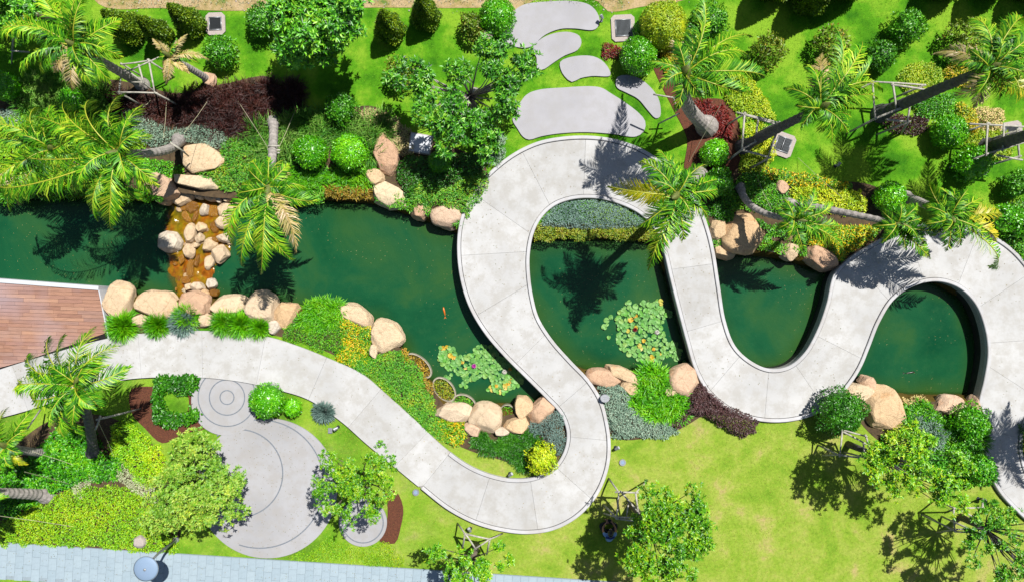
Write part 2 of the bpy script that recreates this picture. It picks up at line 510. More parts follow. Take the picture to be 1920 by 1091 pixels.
# foliage
LM = {
 'ball':   leaf_mat('topiary_leaf', [(40, 140, 8), (66, 180, 10), (96, 208, 16), (130, 226, 40)], .30, 2.0, .22, .72, .6),
 'rough':  leaf_mat('rough_shrub_leaf', [(20, 90, 10), (54, 150, 20), (106, 200, 44)], .4, 3.0, .25),
 'cone':   leaf_mat('cone_shrub_leaf', [(30, 76, 10), (80, 140, 20), (150, 200, 36)], .5, 2.0, .25),
 'tree':   leaf_mat('broad_tree_leaf', [(14, 80, 10), (40, 130, 16), (84, 176, 30), (150, 200, 64)], .38, 1.2, .3),
 'tree2':  leaf_mat('warm_tree_leaf', [(24, 100, 10), (64, 156, 14), (112, 196, 20), (170, 214, 40)], .4, 1.0, .3),
 'olive':  leaf_mat('grey_green_leaf', [(60, 128, 26), (100, 176, 34), (134, 186, 76), (170, 212, 56)], .5, .9, .25),
 'brown':  leaf_mat('bronze_leaf', [(50, 90, 16), (96, 130, 24), (80, 150, 30), (160, 150, 60)], .5, 2, .2),
 'strip':  leaf_mat('pond_edge_hedge', [(60, 120, 16), (104, 156, 22), (150, 180, 36), (120, 120, 40)], .5, 3.0, .25),
 'lime':   leaf_mat('lime_groundcover', [(80, 174, 8), (112, 196, 10), (144, 212, 14), (180, 220, 24)], .5, .8, .3),
 'limeyel':leaf_mat('yellow_lime_hedge', [(110, 180, 14), (160, 212, 24), (200, 226, 40)], .5, 1.0, .3),
 'green':  leaf_mat('green_groundcover', [(14, 84, 8), (40, 146, 12), (84, 190, 18), (124, 210, 30)], .42, 1.0, .28),
 'dark':   leaf_mat('dark_groundcover', [(18, 84, 14), (34, 120, 16), (70, 160, 26)], .4, 1.2, .25),
 'strap':  leaf_mat('strap_grass', [(44, 150, 8), (84, 196, 10), (130, 216, 26)], .4, 1.5, .3),
 'soft':   leaf_mat('soft_fountain_grass', [(38, 130, 16), (70, 170, 30), (120, 200, 70), (150, 210, 110)], .55, 1.0, .3),
 'silver': leaf_mat('silver_foliage', [(96, 134, 112), (130, 164, 144), (160, 190, 168), (176, 204, 180)], .6, 1.2, .15),
 'silverd':leaf_mat('blue_grey_foliage', [(96, 130, 120), (126, 158, 148), (150, 180, 170)], .6, 1.2, .15),
 'burg':   leaf_mat('burgundy_foliage', [(38, 14, 14), (58, 22, 20), (84, 34, 28), (98, 56, 40)], .5, 1.5, .1),
 'plum':   leaf_mat('plum_hedge', [(56, 34, 40), (78, 48, 52), (98, 60, 64), (72, 66, 54)], .5, 1.6, .1),
 'red':    leaf_mat('red_foliage', [(60, 16, 14), (104, 22, 20), (146, 34, 30), (100, 64, 38)], .5, 1.6, .1),
 'flower': leaf_mat('yellow_flower_cover', [(40, 130, 12), (70, 170, 16), (120, 190, 20), (236, 206, 14), (244, 190, 10)], .5, 2.2, .25),
 'flower2':leaf_mat('sparse_flower_cover', [(30, 130, 16), (60, 170, 20), (90, 186, 50), (120, 196, 40), (180, 206, 30)], .5, 1.6, .25),
 'yel':    leaf_mat('golden_shrub', [(90, 150, 14), (150, 186, 20), (206, 200, 24), (180, 160, 30)], .5, 2, .25),
 'varie':  leaf_mat('variegated_cover', [(150, 176, 96), (186, 196, 140), (206, 206, 160), (120, 160, 70)], .6, 1.5, .2),
 'pale':   leaf_mat('pale_grey_cover', [(160, 176, 124), (186, 198, 150), (200, 206, 170), (176, 170, 130)], .7, 1.2, .15),
 'weed':   leaf_mat('ochre_water_plant', [(90, 110, 20), (150, 150, 34), (186, 166, 60), (110, 70, 30)], .5, 3, .2),
 'palm':   leaf_mat('palm_leaflet', [(10, 70, 8), (38, 124, 14), (88, 176, 24), (172, 218, 60)], .48, .9, .3, .80, .35),
 'palmy':  leaf_mat('yellowing_leaflet', [(110, 156, 16), (156, 186, 24), (196, 200, 60)], .4, .9, .3),
 'palmd':  leaf_mat('dry_leaflet', [(150, 156, 96), (190, 192, 150), (130, 150, 60), (210, 210, 190)], .6, 1.5, .15),
 'blade':  leaf_mat('lawn_blade', [(60, 160, 16), (100, 196, 28), (160, 214, 60)], .6, .5, .3, .55),
}
M['rachis'] = simple('frond_midrib', (196, 200, 60), .4, .15, 5, bmp=0)
M['petiole'] = simple('frond_midrib_dry', (200, 170, 96), .6, .2, 5, bmp=0)
# ------------------------------------------------------------------ ground with pond basins
POND = [
 [(-260,372),(60,362),(200,366),(290,370),(312,356),(345,350),(400,354),(430,364),(520,372),(610,368),(690,374),(770,398),(840,424),(875,440),(900,470),(910,540),(935,600),(980,650),(1035,705),(1075,745),(1060,768),(1010,768),(930,764),(895,765),(850,765),(812,728),(764,690),(742,650),(690,612),(640,592),(560,580),(480,572),(400,566),(300,562),(230,556),(205,580),(190,600),(-260,660)],
 [(985,450),(1030,440),(1200,444),(1235,455),(1260,520),(1285,600),(1320,690),(1290,700),(1230,704),(1180,705),(1120,705),(1070,690),(1010,620),(975,540)],
 [(1325,470),(1360,474),(1400,472),(1460,478),(1500,488),(1570,505),(1575,540),(1545,630),(1500,690),(1440,700),(1380,680),(1345,620),(1330,540)],
 [(1590,735),(1650,735),(1720,748),(1800,748),(1850,748),(1858,640),(1830,560),(1760,520),(1700,530),(1650,580),(1620,660),(1580,720)],
]
POND = [Wxy(p) for p in POND]
MOUND = catmull(Wxy([(316,368),(340,350),(405,352),(438,366),(450,396),(440,450),(428,482),(404,500),(402,540),(408,572),(330,572),(322,540),(312,520),(312,480),(302,452),(306,420)], -.6), .3, True)

def pond_sd(P):
    s = np.full(len(P), -1e9)
    for p in POND: s = np.maximum(s, sdf(P, p))
    return s

def ground_z(P):
    s = pond_sd(P)
    z = -1.5 * np.clip((s + .0) / .32, 0, 1) ** .8 - .10 * np.clip((s + .55) / .3, 0, 1)
    z += np.where(s > .05, (vnoise(P, 2.2, 3) - .5) * .12, 0)
    near = s > 0
    m = np.clip(sdf(P, MOUND) / .35 + .55, 0, 1)
    zm = -1.5 + .80 * (m * m * (3 - 2 * m))
    z = np.where(near, np.maximum(z, zm), z)
    return z

def grid_xy(x0, x1, y0, y1, st, far=()):
    xs = np.arange(x0, x1 + st, st); ys = np.arange(y0, y1 + st, st)
    if len(far):
        f = np.array(far)
        xs = np.concatenate([-f[::-1], xs, f]); ys = np.concatenate([-f[::-1], ys, f])
    X, Y = np.meshgrid(xs, ys)
    nx, ny = len(xs), len(ys)
    i = (np.arange(ny - 1)[:, None] * nx + np.arange(nx - 1)[None]).ravel()
    F = np.stack([i, i + 1, i + nx + 1, i + nx], 1)
    return np.stack([X.ravel(), Y.ravel()], 1), F

P, F = grid_xy(-26, 26, -17, 17, .13, (40, 80, 200, 600))
Z = np.zeros(len(P)); nearm = (np.abs(P[:, 0]) < 26) & (np.abs(P[:, 1]) < 17)
Z[nearm] = ground_z(P[nearm])
tag(ob('ground', mesh_np('ground', np.column_stack([P, Z]), F, [M['ground']], smooth=True)), kind='structure')

WATER_Z = -0.6
P, F = grid_xy(-26, 19.4, -5, 4.2, .13)
G = ground_z(P)
me = mesh_np('water', np.column_stack([P, np.full(len(P), WATER_Z)]), F, [M['water']])
at = me.attributes.new('murk', 'FLOAT', 'POINT')
depth = WATER_Z - G
at.data.foreach_set('value', np.clip((depth + .04) / .62, 0.0, 1).astype(np.float32) ** .7)
a2 = me.attributes.new('shore', 'FLOAT', 'POINT')
a2.data.foreach_set('value', np.clip(pond_sd(P) / .85 + (vnoise(P, 1.3, 31) - .5) * .4, 0, 1).astype(np.float32) ** .8)
tag(ob('water', me), kind='structure')

# amber bed of the little cascade between the two ponds
P, F = grid_xy(MOUND[:, 0].min() - .3, MOUND[:, 0].max() + .3, MOUND[:, 1].min() - .3, MOUND[:, 1].max() + .3, .06)
s = sdf(P, MOUND)
z = WATER_Z - .03 + np.clip(s, -1, .4) * .26 + (vnoise(P, 3.5, 5) - .5) * .11 + (vnoise(P, 9, 6) - .5) * .05
z = np.where(s < 0, WATER_Z - .03 + s * 1.2 + (vnoise(P, 3, 5) - .5) * .1, z)
V = np.column_stack([P, z]); keep = (s[F] > -.28).all(1)
tag(ob('cascade_bed', mesh_np('cascade_bed', V, F[keep], [M['amberbed']], smooth=True)), kind='structure')

def sheet(name, pts, z0, z1, mat, smooth_step=None, closed=True, z=0.0, kind='structure', parent=None):
    p = Wxy(pts, z)
    if smooth_step: p = catmull(p, smooth_step, True)
    V, F = prism([tuple(q) for q in p], z0, z1)
    o = ob(name, mesh_py(name, V, F, [mat]), parent)
    if kind and not parent: tag(o, kind=kind)
    return o

sheet('dry_verge_ground', [(150,-90),(185,8),(300,16),(420,21),(560,18),(700,15),(830,16),(930,18),(960,30),(1000,2),(1120,3),(1140,22),(1200,14),(1300,-6),(1400,-90)], -.02, .012, M['dirt'], .3)

# ------------------------------------------------------------------ winding path
E1 = [(-60,796),(20,778),(75,762),(150,735),(230,712),(300,706),(370,706),(450,714),(520,729),(580,748),(640,788),(690,832),(740,873),(790,914),(840,953),(890,979),(940,993),(990,998),(1040,990),(1085,965),(1120,925),(1140,875),(1144,830),(1139,790),(1128,750),(1105,712),(1070,675),(1035,635),(1010,595),(1000,560),(994,520),(993,480),(1000,440),(1015,410),(1040,387),(1075,375),(1120,374),(1160,384),(1200,404),(1228,435),(1242,470),(1254,520),(1269,580),(1285,640),(1300,690),(1325,735),(1360,765),(1400,783),(1450,790),(1500,784),(1545,765),(1585,727),(1610,690),(1627,650),(1645,605),(1672,562),(1710,536),(1755,528),(1795,541),(1825,572),(1842,617),(1847,662),(1840,710),(1830,755),(1832,800),(1842,860),(1865,915),(1900,955),(1935,985),(1990,1020)]
E2 = [(-60,716),(0,693),(100,662),(205,634),(300,622),(400,620),(500,630),(560,648),(620,672),(680,700),(730,742),(780,787),(830,834),(880,870),(920,887),(960,895),(1000,892),(1035,875),(1056,845),(1062,810),(1050,775),(1020,742),(985,707),(945,667),(907,622),(880,576),(865,530),(858,480),(860,430),(873,385),(897,347),(928,315),(966,287),(1010,267),(1060,258),(1110,257),(1160,265),(1205,282),(1247,311),(1285,350),(1312,390),(1327,430),(1337,470),(1348,540),(1358,600),(1376,647),(1405,675),(1440,690),(1475,685),(1505,660),(1530,615),(1546,570),(1560,515),(1585,487),(1625,461),(1675,436),(1735,420),(1800,422),(1850,439),(1892,466),(1930,510),(1958,570),(1972,640),(1965,700),(1938,750),(1916,800),(1913,850),(1930,900),(1965,940),(2030,975)]
e1 = catmull(Wxy(E1), .12); e2 = catmull(Wxy(E2), .12)
SLAB = .12; KW = .13; GAP = .022
M['wall'] = simple('shade_darkened_concrete', (40, 46, 38), .8, .4, 3)  # shade on the pond walls put into the concrete colour

def inward(e, other):
    t = np.gradient(e, axis=0); t /= np.linalg.norm(t, axis=1, keepdims=True)
    n = np.column_stack([-t[:, 1], t[:, 0]])
    o = other[np.argmin(((e[:, None] - other[None]) ** 2).sum(2), axis=1)]
    sgn = np.sign(((o - e) * n).sum(1).mean())
    return n * sgn
n1 = inward(e1, e2); n2 = inward(e2, e1)
def idx(e, uv): return int(np.argmin(((e - Wxy([uv])[0]) ** 2).sum(1)))
k1 = idx(e1, (788, 912)); k2 = idx(e2, (845, 846))
off1 = np.where(np.arange(len(e1)) >= k1, KW + GAP, 0.0); off2 = np.where(np.arange(len(e2)) >= k2, KW + GAP, 0.0)
s1 = e1 + n1 * off1[:, None]; s2 = e2 + n2 * off2[:, None]
V, F = prism([tuple(q) for q in e1 + n1 * .01] + [tuple(q) for q in (e2 + n2 * .01)[::-1]], -.25, .06)
path = tag(ob('path', mesh_py('path', V, F, [M['joint']])), kind='structure')
# matched cross joints, pouring the slab in bays
j = 0; cuts = [(0, 0)]; acc = 0; pj = 0; pi = 0
seglen1 = np.r_[0, np.hypot(*np.diff(e1, axis=0).T)].cumsum(); seglen2 = np.r_[0, np.hypot(*np.diff(e2, axis=0).T)].cumsum()
for i in range(1, len(e1)):
    w = e2[j:j + 14]; j = j + int(np.argmin(((w - e1[i]) ** 2).sum(1)))
    adv = max(seglen1[i] - seglen1[pi], seglen2[j] - seglen2[pj])
    forced = i == k1
    if (adv > 2.35 and abs(i - k1) > 8 and j > pj + 2) or forced:
        jj = k2 if forced else j
        if jj > pj + 2: cuts.append((i, jj)); pi, pj = i, jj
cuts.append((len(e1) - 1, len(e2) - 1))
for (a, b), (c, d) in zip(cuts[:-1], cuts[1:]):
    if c - a < 2 or d - b < 2: continue
    A = s1[a:c + 1].copy(); B = s2[b:d + 1].copy()
    for E in (A, B):
        t = E[1] - E[0]; E[0] += t / np.linalg.norm(t) * .0035
        t = E[-2] - E[-1]; E[-1] += t / np.linalg.norm(t) * .0035
    poly = [tuple(q) for q in A] + [tuple(q) for q in B[::-1]]
    V, F = prism(poly, .04, SLAB)
    ob('slab', mesh_py('slab', V, F, [M['path']]), path)

def sweep_rect(e, n, o0, o1, z0, z1, name, mat, parent=None):
    a = e + n * o0; b = e + n * o1; m = len(e)
    V = np.concatenate([np.column_stack([a, np.full(m, z0)]), np.column_stack([a, np.full(m, z1 - .02)]), np.column_stack([a + n * .02 * np.sign(o1 - o0), np.full(m, z1)]),
                        np.column_stack([b - n * .015 * np.sign(o1 - o0), np.full(m, z1)]), np.column_stack([b, np.full(m, z1 - .015)]), np.column_stack([b, np.full(m, z0)])])
    F = []
    for r in range(5):
        for i in range(m - 1):
            F.append((r * m + i, r * m + i + 1, (r + 1) * m + i + 1, (r + 1) * m + i))
    F.append((0, m, 2 * m, 3 * m, 4 * m, 5 * m)); F.append(tuple(r * m + m - 1 for r in range(5, -1, -1)))
    return ob(name, mesh_py(name, V, F, [mat]), parent)
def kerbs(e, n, k, step=19):
    for a in range(k, len(e) - 1, step):
        b = min(a + step, len(e) - 1)
        if b - a < 2: continue
        sl_ = e[a:b + 1].copy()
        sweep_rect(sl_, n[a:b + 1], 0, KW, -.0, SLAB + .05, 'kerb_block', M['kerb'], path)
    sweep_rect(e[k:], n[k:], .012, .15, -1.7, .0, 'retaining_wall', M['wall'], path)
kerbs(e1, n1, k1); kerbs(e2, n2, k2)

# ------------------------------------------------------------------ stepping slabs on the upper lawn
STEP = [
 [(962,25),(981,11),(1022,5),(1077,4),(1105,11),(1119,25),(1124,41),(1119,54),(1110,58),(1077,55),(1050,56),(1022,67),(995,89),(976,91),(945,78),(956,55)],
 [(998,91),(1017,73),(1044,63),(1069,62),(1086,69),(1090,82),(1083,95),(1058,106),(1039,118),(1017,132),(1007,129),(1006,110)],
 [(1050,118),(1064,110),(1105,106),(1127,114),(1142,132),(1144,143),(1110,144),(1088,148),(1072,155),(1058,144),(1051,131)],
 [(1154,157),(1157,146),(1174,142),(1201,150),(1226,173),(1236,192),(1237,220),(1229,223),(1215,209),(1196,187),(1174,175),(1157,166)],
 [(961,226),(967,209),(987,179),(1009,170),(1050,166),(1124,165),(1146,177),(1174,195),(1198,214),(1209,228),(1208,245),(1193,257),(1146,252),(1094,249),(1044,252),(1014,257),(992,263),(981,258),(970,242)],
]
for p in STEP: sheet('pavement_slab', p, -.05, .06, M['stepping'], .12)

# ------------------------------------------------------------------ round plazas with inlaid rings
def disc(cx, cy, r, holes_r, name='plaza'):
    c = W(cx, cy)
    n = 72
    base = [(c.x + (r - .01) * math.cos(a), c.y + (r - .01) * math.sin(a)) for a in np.linspace(0, 2 * math.pi, n, endpoint=False)]
    V, F = prism(base, -.1, .045)
    return c, V, F
def annulus(cx, cy, r0, r1, z0, z1, n=72, clip=None, a0=0, a1=2 * math.pi):
    an = np.linspace(a0, a1, n + 1)
    full = abs(a1 - a0 - 2 * math.pi) < 1e-6
    V = []; F = []
    if r0 <= 0:
        return prism([(cx + r1 * math.cos(a), cy + r1 * math.sin(a)) for a in an[:-1]], z0, z1)
    for a in an:
        for r, z in ((r0, z0), (r0, z1), (r1, z1), (r1, z0)):
            V.append((cx + r * math.cos(a), cy + r * math.sin(a), z))
    for i in range(n):
        for k in range(4):
            F.append((i * 4 + k, i * 4 + (k + 1) % 4, (i + 1) * 4 + (k + 1) % 4, (i + 1) * 4 + k))
    return V, F
G_ = .045
# big plaza: outer platform, then an inner disc ring set off-centre
def plaza(cx, cy, r, rings, zt):
    c, V, F = disc(cx, cy, r / PX, None)
    o = tag(ob('plaza_pavement', mesh_py('plaza_pavement', V, F, [M['ring']])), kind='structure')
    rr = [0] + [q / PX for q in rings] + [r / PX]
    for a, b in zip(rr[:-1], rr[1:]):
        V, F = annulus(c.x, c.y, a + (G_ / 2 if a > 0 else 0), b - (G_ / 2 if b < r / PX else 0), .0, zt)
        ob('slab', mesh_py('slab', V, F, [M['plaza']]), o)
    return o
plaza(502, 914, 131, [], .055)
# rings of the big plaza are thin inlays 4 mm proud
big = bpy.data.objects['plaza_pavement']
for (cx, cy, r, a0, a1) in ((449, 886, 82, -2.0, 1.95), (488, 906, 120, -1.9, 2.3)):
    c = W(cx, cy); V, F = annulus(c.x, c.y, r / PX - .022, r / PX + .022, .03, .060, 90, a0=a0, a1=a1)
    ob('ring', mesh_py('ring', V, F, [M['ring']]), big)
o2 = plaza(424, 751, 64, [], .064)
for r in (13, 33, 54):
    c = W(427, 744); V, F = annulus(c.x, c.y, r / PX - .02, r / PX + .02, .04, .069, 60); ob('ring', mesh_py('ring', V, F, [M['ring']]), o2)
plaza(681, 978, 45, [38], .06)

M['paverjoint'] = simple('pale_paver_joint', (160, 176, 186), .9, .1, 20)
# ------------------------------------------------------------------ paved walk along the bottom edge
A = W(-60, 1011); d = Vector((math.cos(-.0645), math.sin(-.0645), 0)); nn = Vector((d.y, -d.x, 0))
tag(ob('pavement', mesh_py('pavement', *prism([tuple((A + d * x + nn * y)[:2]) for x, y in ((0, .0), (26, 0), (26, 2.6 * .5 + .08), (0, 1.38))], -.08, .03), [M['paverjoint']])), kind='structure')
pav = bpy.data.objects['pavement']
tw, th = .31, .46
meshes = []
me = mesh_py('paver', *box(0, 0, 0, .304, .453, .05), [M['paver']])
for r in range(3):
    for c in range(90):
        x = (c + .5) * tw; y = (r + .5) * th + .01 - (.16 if c % 2 else 0)
        if y - th / 2 < -.02: y = .01 + (th - .16) / 2; sc_ = (th - .16) / th
        else: sc_ = 1
        p = A + d * x + nn * y
        if c * tw > 25.6: continue
        o = ob('paver', me, pav, (p.x, p.y, .03 + random.uniform(-.002, .003)), (0, 0, -.0645)); o.scale = (1, sc_, 1)

# ------------------------------------------------------------------ hardwood deck
DP = [tuple(q) for q in Wxy([(-160,516),(187,542),(206,633),(100,662),(0,693),(-160,748)])]
def clip_poly(sub, clip):
    a = sum(clip[i][0] * clip[(i + 1) % len(clip)][1] - clip[(i + 1) % len(clip)][0] * clip[i][1] for i in range(len(clip)))
    if a < 0: clip = clip[::-1]
    out = sub
    for i in range(len(clip)):
        p, q = clip[i], clip[(i + 1) % len(clip)]
        def side(s): return (q[0] - p[0]) * (s[1] - p[1]) - (q[1] - p[1]) * (s[0] - p[0])
        inp = out; out = []
        for k in range(len(inp)):
            a_, b_ = inp[k - 1], inp[k]; sa, sb = side(a_), side(b_)
            if (sa < 0) != (sb < 0):
                t = sa / (sa - sb); out.append((a_[0] + (b_[0] - a_[0]) * t, a_[1] + (b_[1] - a_[1]) * t))
            if sb >= 0: out.append(b_)
        if not out: return []
    return out
deck = empty('timber_deck', W(90, 600), 'reddish hardwood deck of narrow boards ending at the pond', 'deck')
deck_loc = Vector(deck.location)
def dchild(name, V, F, mat):
    o = ob(name, mesh_py(name, V, F, [mat]), deck); o.matrix_parent_inverse = Matrix.Translation(-deck_loc); return o
dchild('deck_base', *prism(DP, -1.4, .085), M['black'])
ang = -.028
bw = .136
cu, cv = DP[0]
row = 0
y = 3.0
while y > -6.5:
    x = -24 + random.uniform(0, 1.2)
    while x < -14:
        L = random.choice((.9, .9, 1.1, 1.3)) 
        q = [(x + .003, y - bw + .005), (x + L - .003, y - bw + .005), (x + L - .003, y - .003), (x + .003, y - .003)]
        ca, sa = math.cos(ang), math.sin(ang)
        q = [((a + 18) * ca - b * sa - 18, (a + 18) * sa + b * ca) for a, b in q]
        pl = clip_poly(q, DP)
        if len(pl) >= 3:
            ar = abs(sum(pl[i - 1][0] * pl[i][1] - pl[i][0] * pl[i - 1][1] for i in range(len(pl)))) / 2
            if ar > .004:
                if max(p[0] for p in pl) > -19.6:
                    dchild('plank', *prism(pl, .08, .118 + random.uniform(0, .003)), M['deck'])
        x += L
    y -= bw
for a, b, w in (((-160, 518), (189, 544), .15), ((189, 544), (207, 634), .04)):
    p, q = W(*a), W(*b); t = (q - p).normalized(); n_ = Vector((-t.y, t.x, 0))
    dchild('coping', *prism([tuple((p)[:2]), tuple((q)[:2]), tuple((q + n_ * w)[:2]), tuple((p + n_ * w)[:2])], -1.2, .16), M['white'])

# ------------------------------------------------------------------ soil and mulch areas
sheet('mulch_ground', [(246,730),(300,724),(366,722),(360,745),(362,780),(386,802),(345,812),(305,830),(270,800),(248,775)], -.02, .02, M['mulch'], .2)
sheet('lawn_patch', [(305,738),(350,736),(352,770),(330,776),(304,770)], -.01, .032, M['ground'], .2)
sheet('mulch_ground', [(722,918),(742,920),(756,950),(752,985),(740,1018),(712,1014),(724,985),(727,950)], -.02, .02, M['mulch'], .2)
sheet('soil_ground', [(1218,104),(1248,112),(1290,180),(1360,190),(1385,235),(1388,300),(1370,330),(1335,350),(1285,325),(1288,262),(1262,205),(1232,145)], -.02, .02, M['mulch'], .2)
sheet('soil_ground', [(185,152),(260,158),(330,176),(420,158),(510,148),(520,240),(450,262),(330,235),(250,215)], -.02, .016, M['soil'], .2)
sheet('soil_ground', [(1320,330),(1400,312),(1560,338),(1640,350),(1700,400),(1690,428),(1580,495),(1500,475),(1400,430),(1335,425)], -.02, .016, M['soil'], .2)
sheet('soil_ground', [(-30,200),(240,205),(440,260),(700,200),(770,250),(900,300),(915,330),(872,405),(770,385),(690,358),(560,352),(430,372),(290,355),(-30,350)], -.02, .010, M['soil'], .25)
sheet('soil_ground', [(0,880),(90,790),(200,780),(300,850),(330,1020),(0,1010)], -.02, .012, M['soil'], .25)
sheet('soil_ground', [(205,600),(540,590),(640,600),(760,660),(860,780),(1050,770),(1060,830),(1020,885),(940,862),(850,830),(700,705),(560,640),(400,615),(215,625)], -.02, .008, M['soil'], .25)
sheet('soil_ground', [(1120,715),(1300,712),(1400,785),(1330,775),(1268,806),(1150,818)], -.02, .012, M['soil'], .25)
sheet('soil_ground', [(1590,740),(1700,752),(1830,765),(1856,880),(1800,900),(1700,860),(1620,800)], -.02, .012, M['soil'], .25)
# ------------------------------------------------------------------ rocks
def ico(sub):
    import bmesh
    bm = bmesh.new(); bmesh.ops.create_icosphere(bm, subdivisions=sub, radius=1)
    V = np.array([v.co[:] for v in bm.verts]); F = np.array([[v.index for v in f.verts] for f in bm.faces]); bm.free()
    return V, F
ICO = {k: ico(k) for k in (2, 3, 4)}

def rock_mesh(w, h, t, seed, ang=.5, sub=4, flat=False):
    r = np.random.default_rng(seed)
    V, F = ICO[sub]; V = V.copy()
    p = 2.6
    # superellipsoid bulge
    V = V / (np.abs(V) ** p).sum(1, keepdims=True) ** (1 / p)
    n = int(8 + ang * 9)
    for _ in range(n):
        d = r.normal(size=3); d[2] = abs(d[2]) * .35; d /= np.linalg.norm(d)
        off = r.uniform(.78, .98) - (.12 * ang)
        s = V @ d - off
        V -= np.where(s > 0, s * .93, 0)[:, None] * d
    top = r.uniform(.50, .66) if flat else r.uniform(.70, .85)
    td = np.array([r.normal() * .12, r.normal() * .12, 1.0]); td /= np.linalg.norm(td)
    s = V @ td - top; V -= np.where(s > 0, s * .86, 0)[:, None] * td
    # lumps
    ph = r.uniform(0, 9, (5, 3)); fr = r.normal(size=(5, 3)) * 2.2
    b = sum(np.sin(V @ fr[i] + ph[i, 0]) for i in range(5)) * .016
    fr2 = r.normal(size=(6, 3)) * 7
    b += sum(np.sin(V @ fr2[i] + i) for i in range(6)) * .006
    fr3 = r.normal(size=(6, 3)) * 15
    b += sum(np.sin(V @ fr3[i] + i * 2) for i in range(6)) * .0035
    V *= (1 + b)[:, None]
    mx = np.abs(V).max(0); V = V / mx
    V *= np.array([w / 2, h / 2, t])
    return V, F

def rock(u, v, w, h, rot, z, t, mat, label, seed, group='boulders along the pond edge', ang=.5, flat=False, name='rock', grow=1.10):
    """u,v,w,h as seen at height z+t (top); t = half thickness"""
    k = (H - z) / H / PX
    V, F = rock_mesh(w * k * grow, h * k * grow, t, seed, ang, 4 if w > 30 else 3, flat)
    me = mesh_np(name, V, F, [M[mat]], smooth=False)
    me.polygons.foreach_set('use_smooth', np.full(len(F), w > 30 and ang < .2))
    o = ob(name, me, None, W(u, v, z), (0, 0, math.radians(-rot)))
    return tag(o, label, 'rock', group)

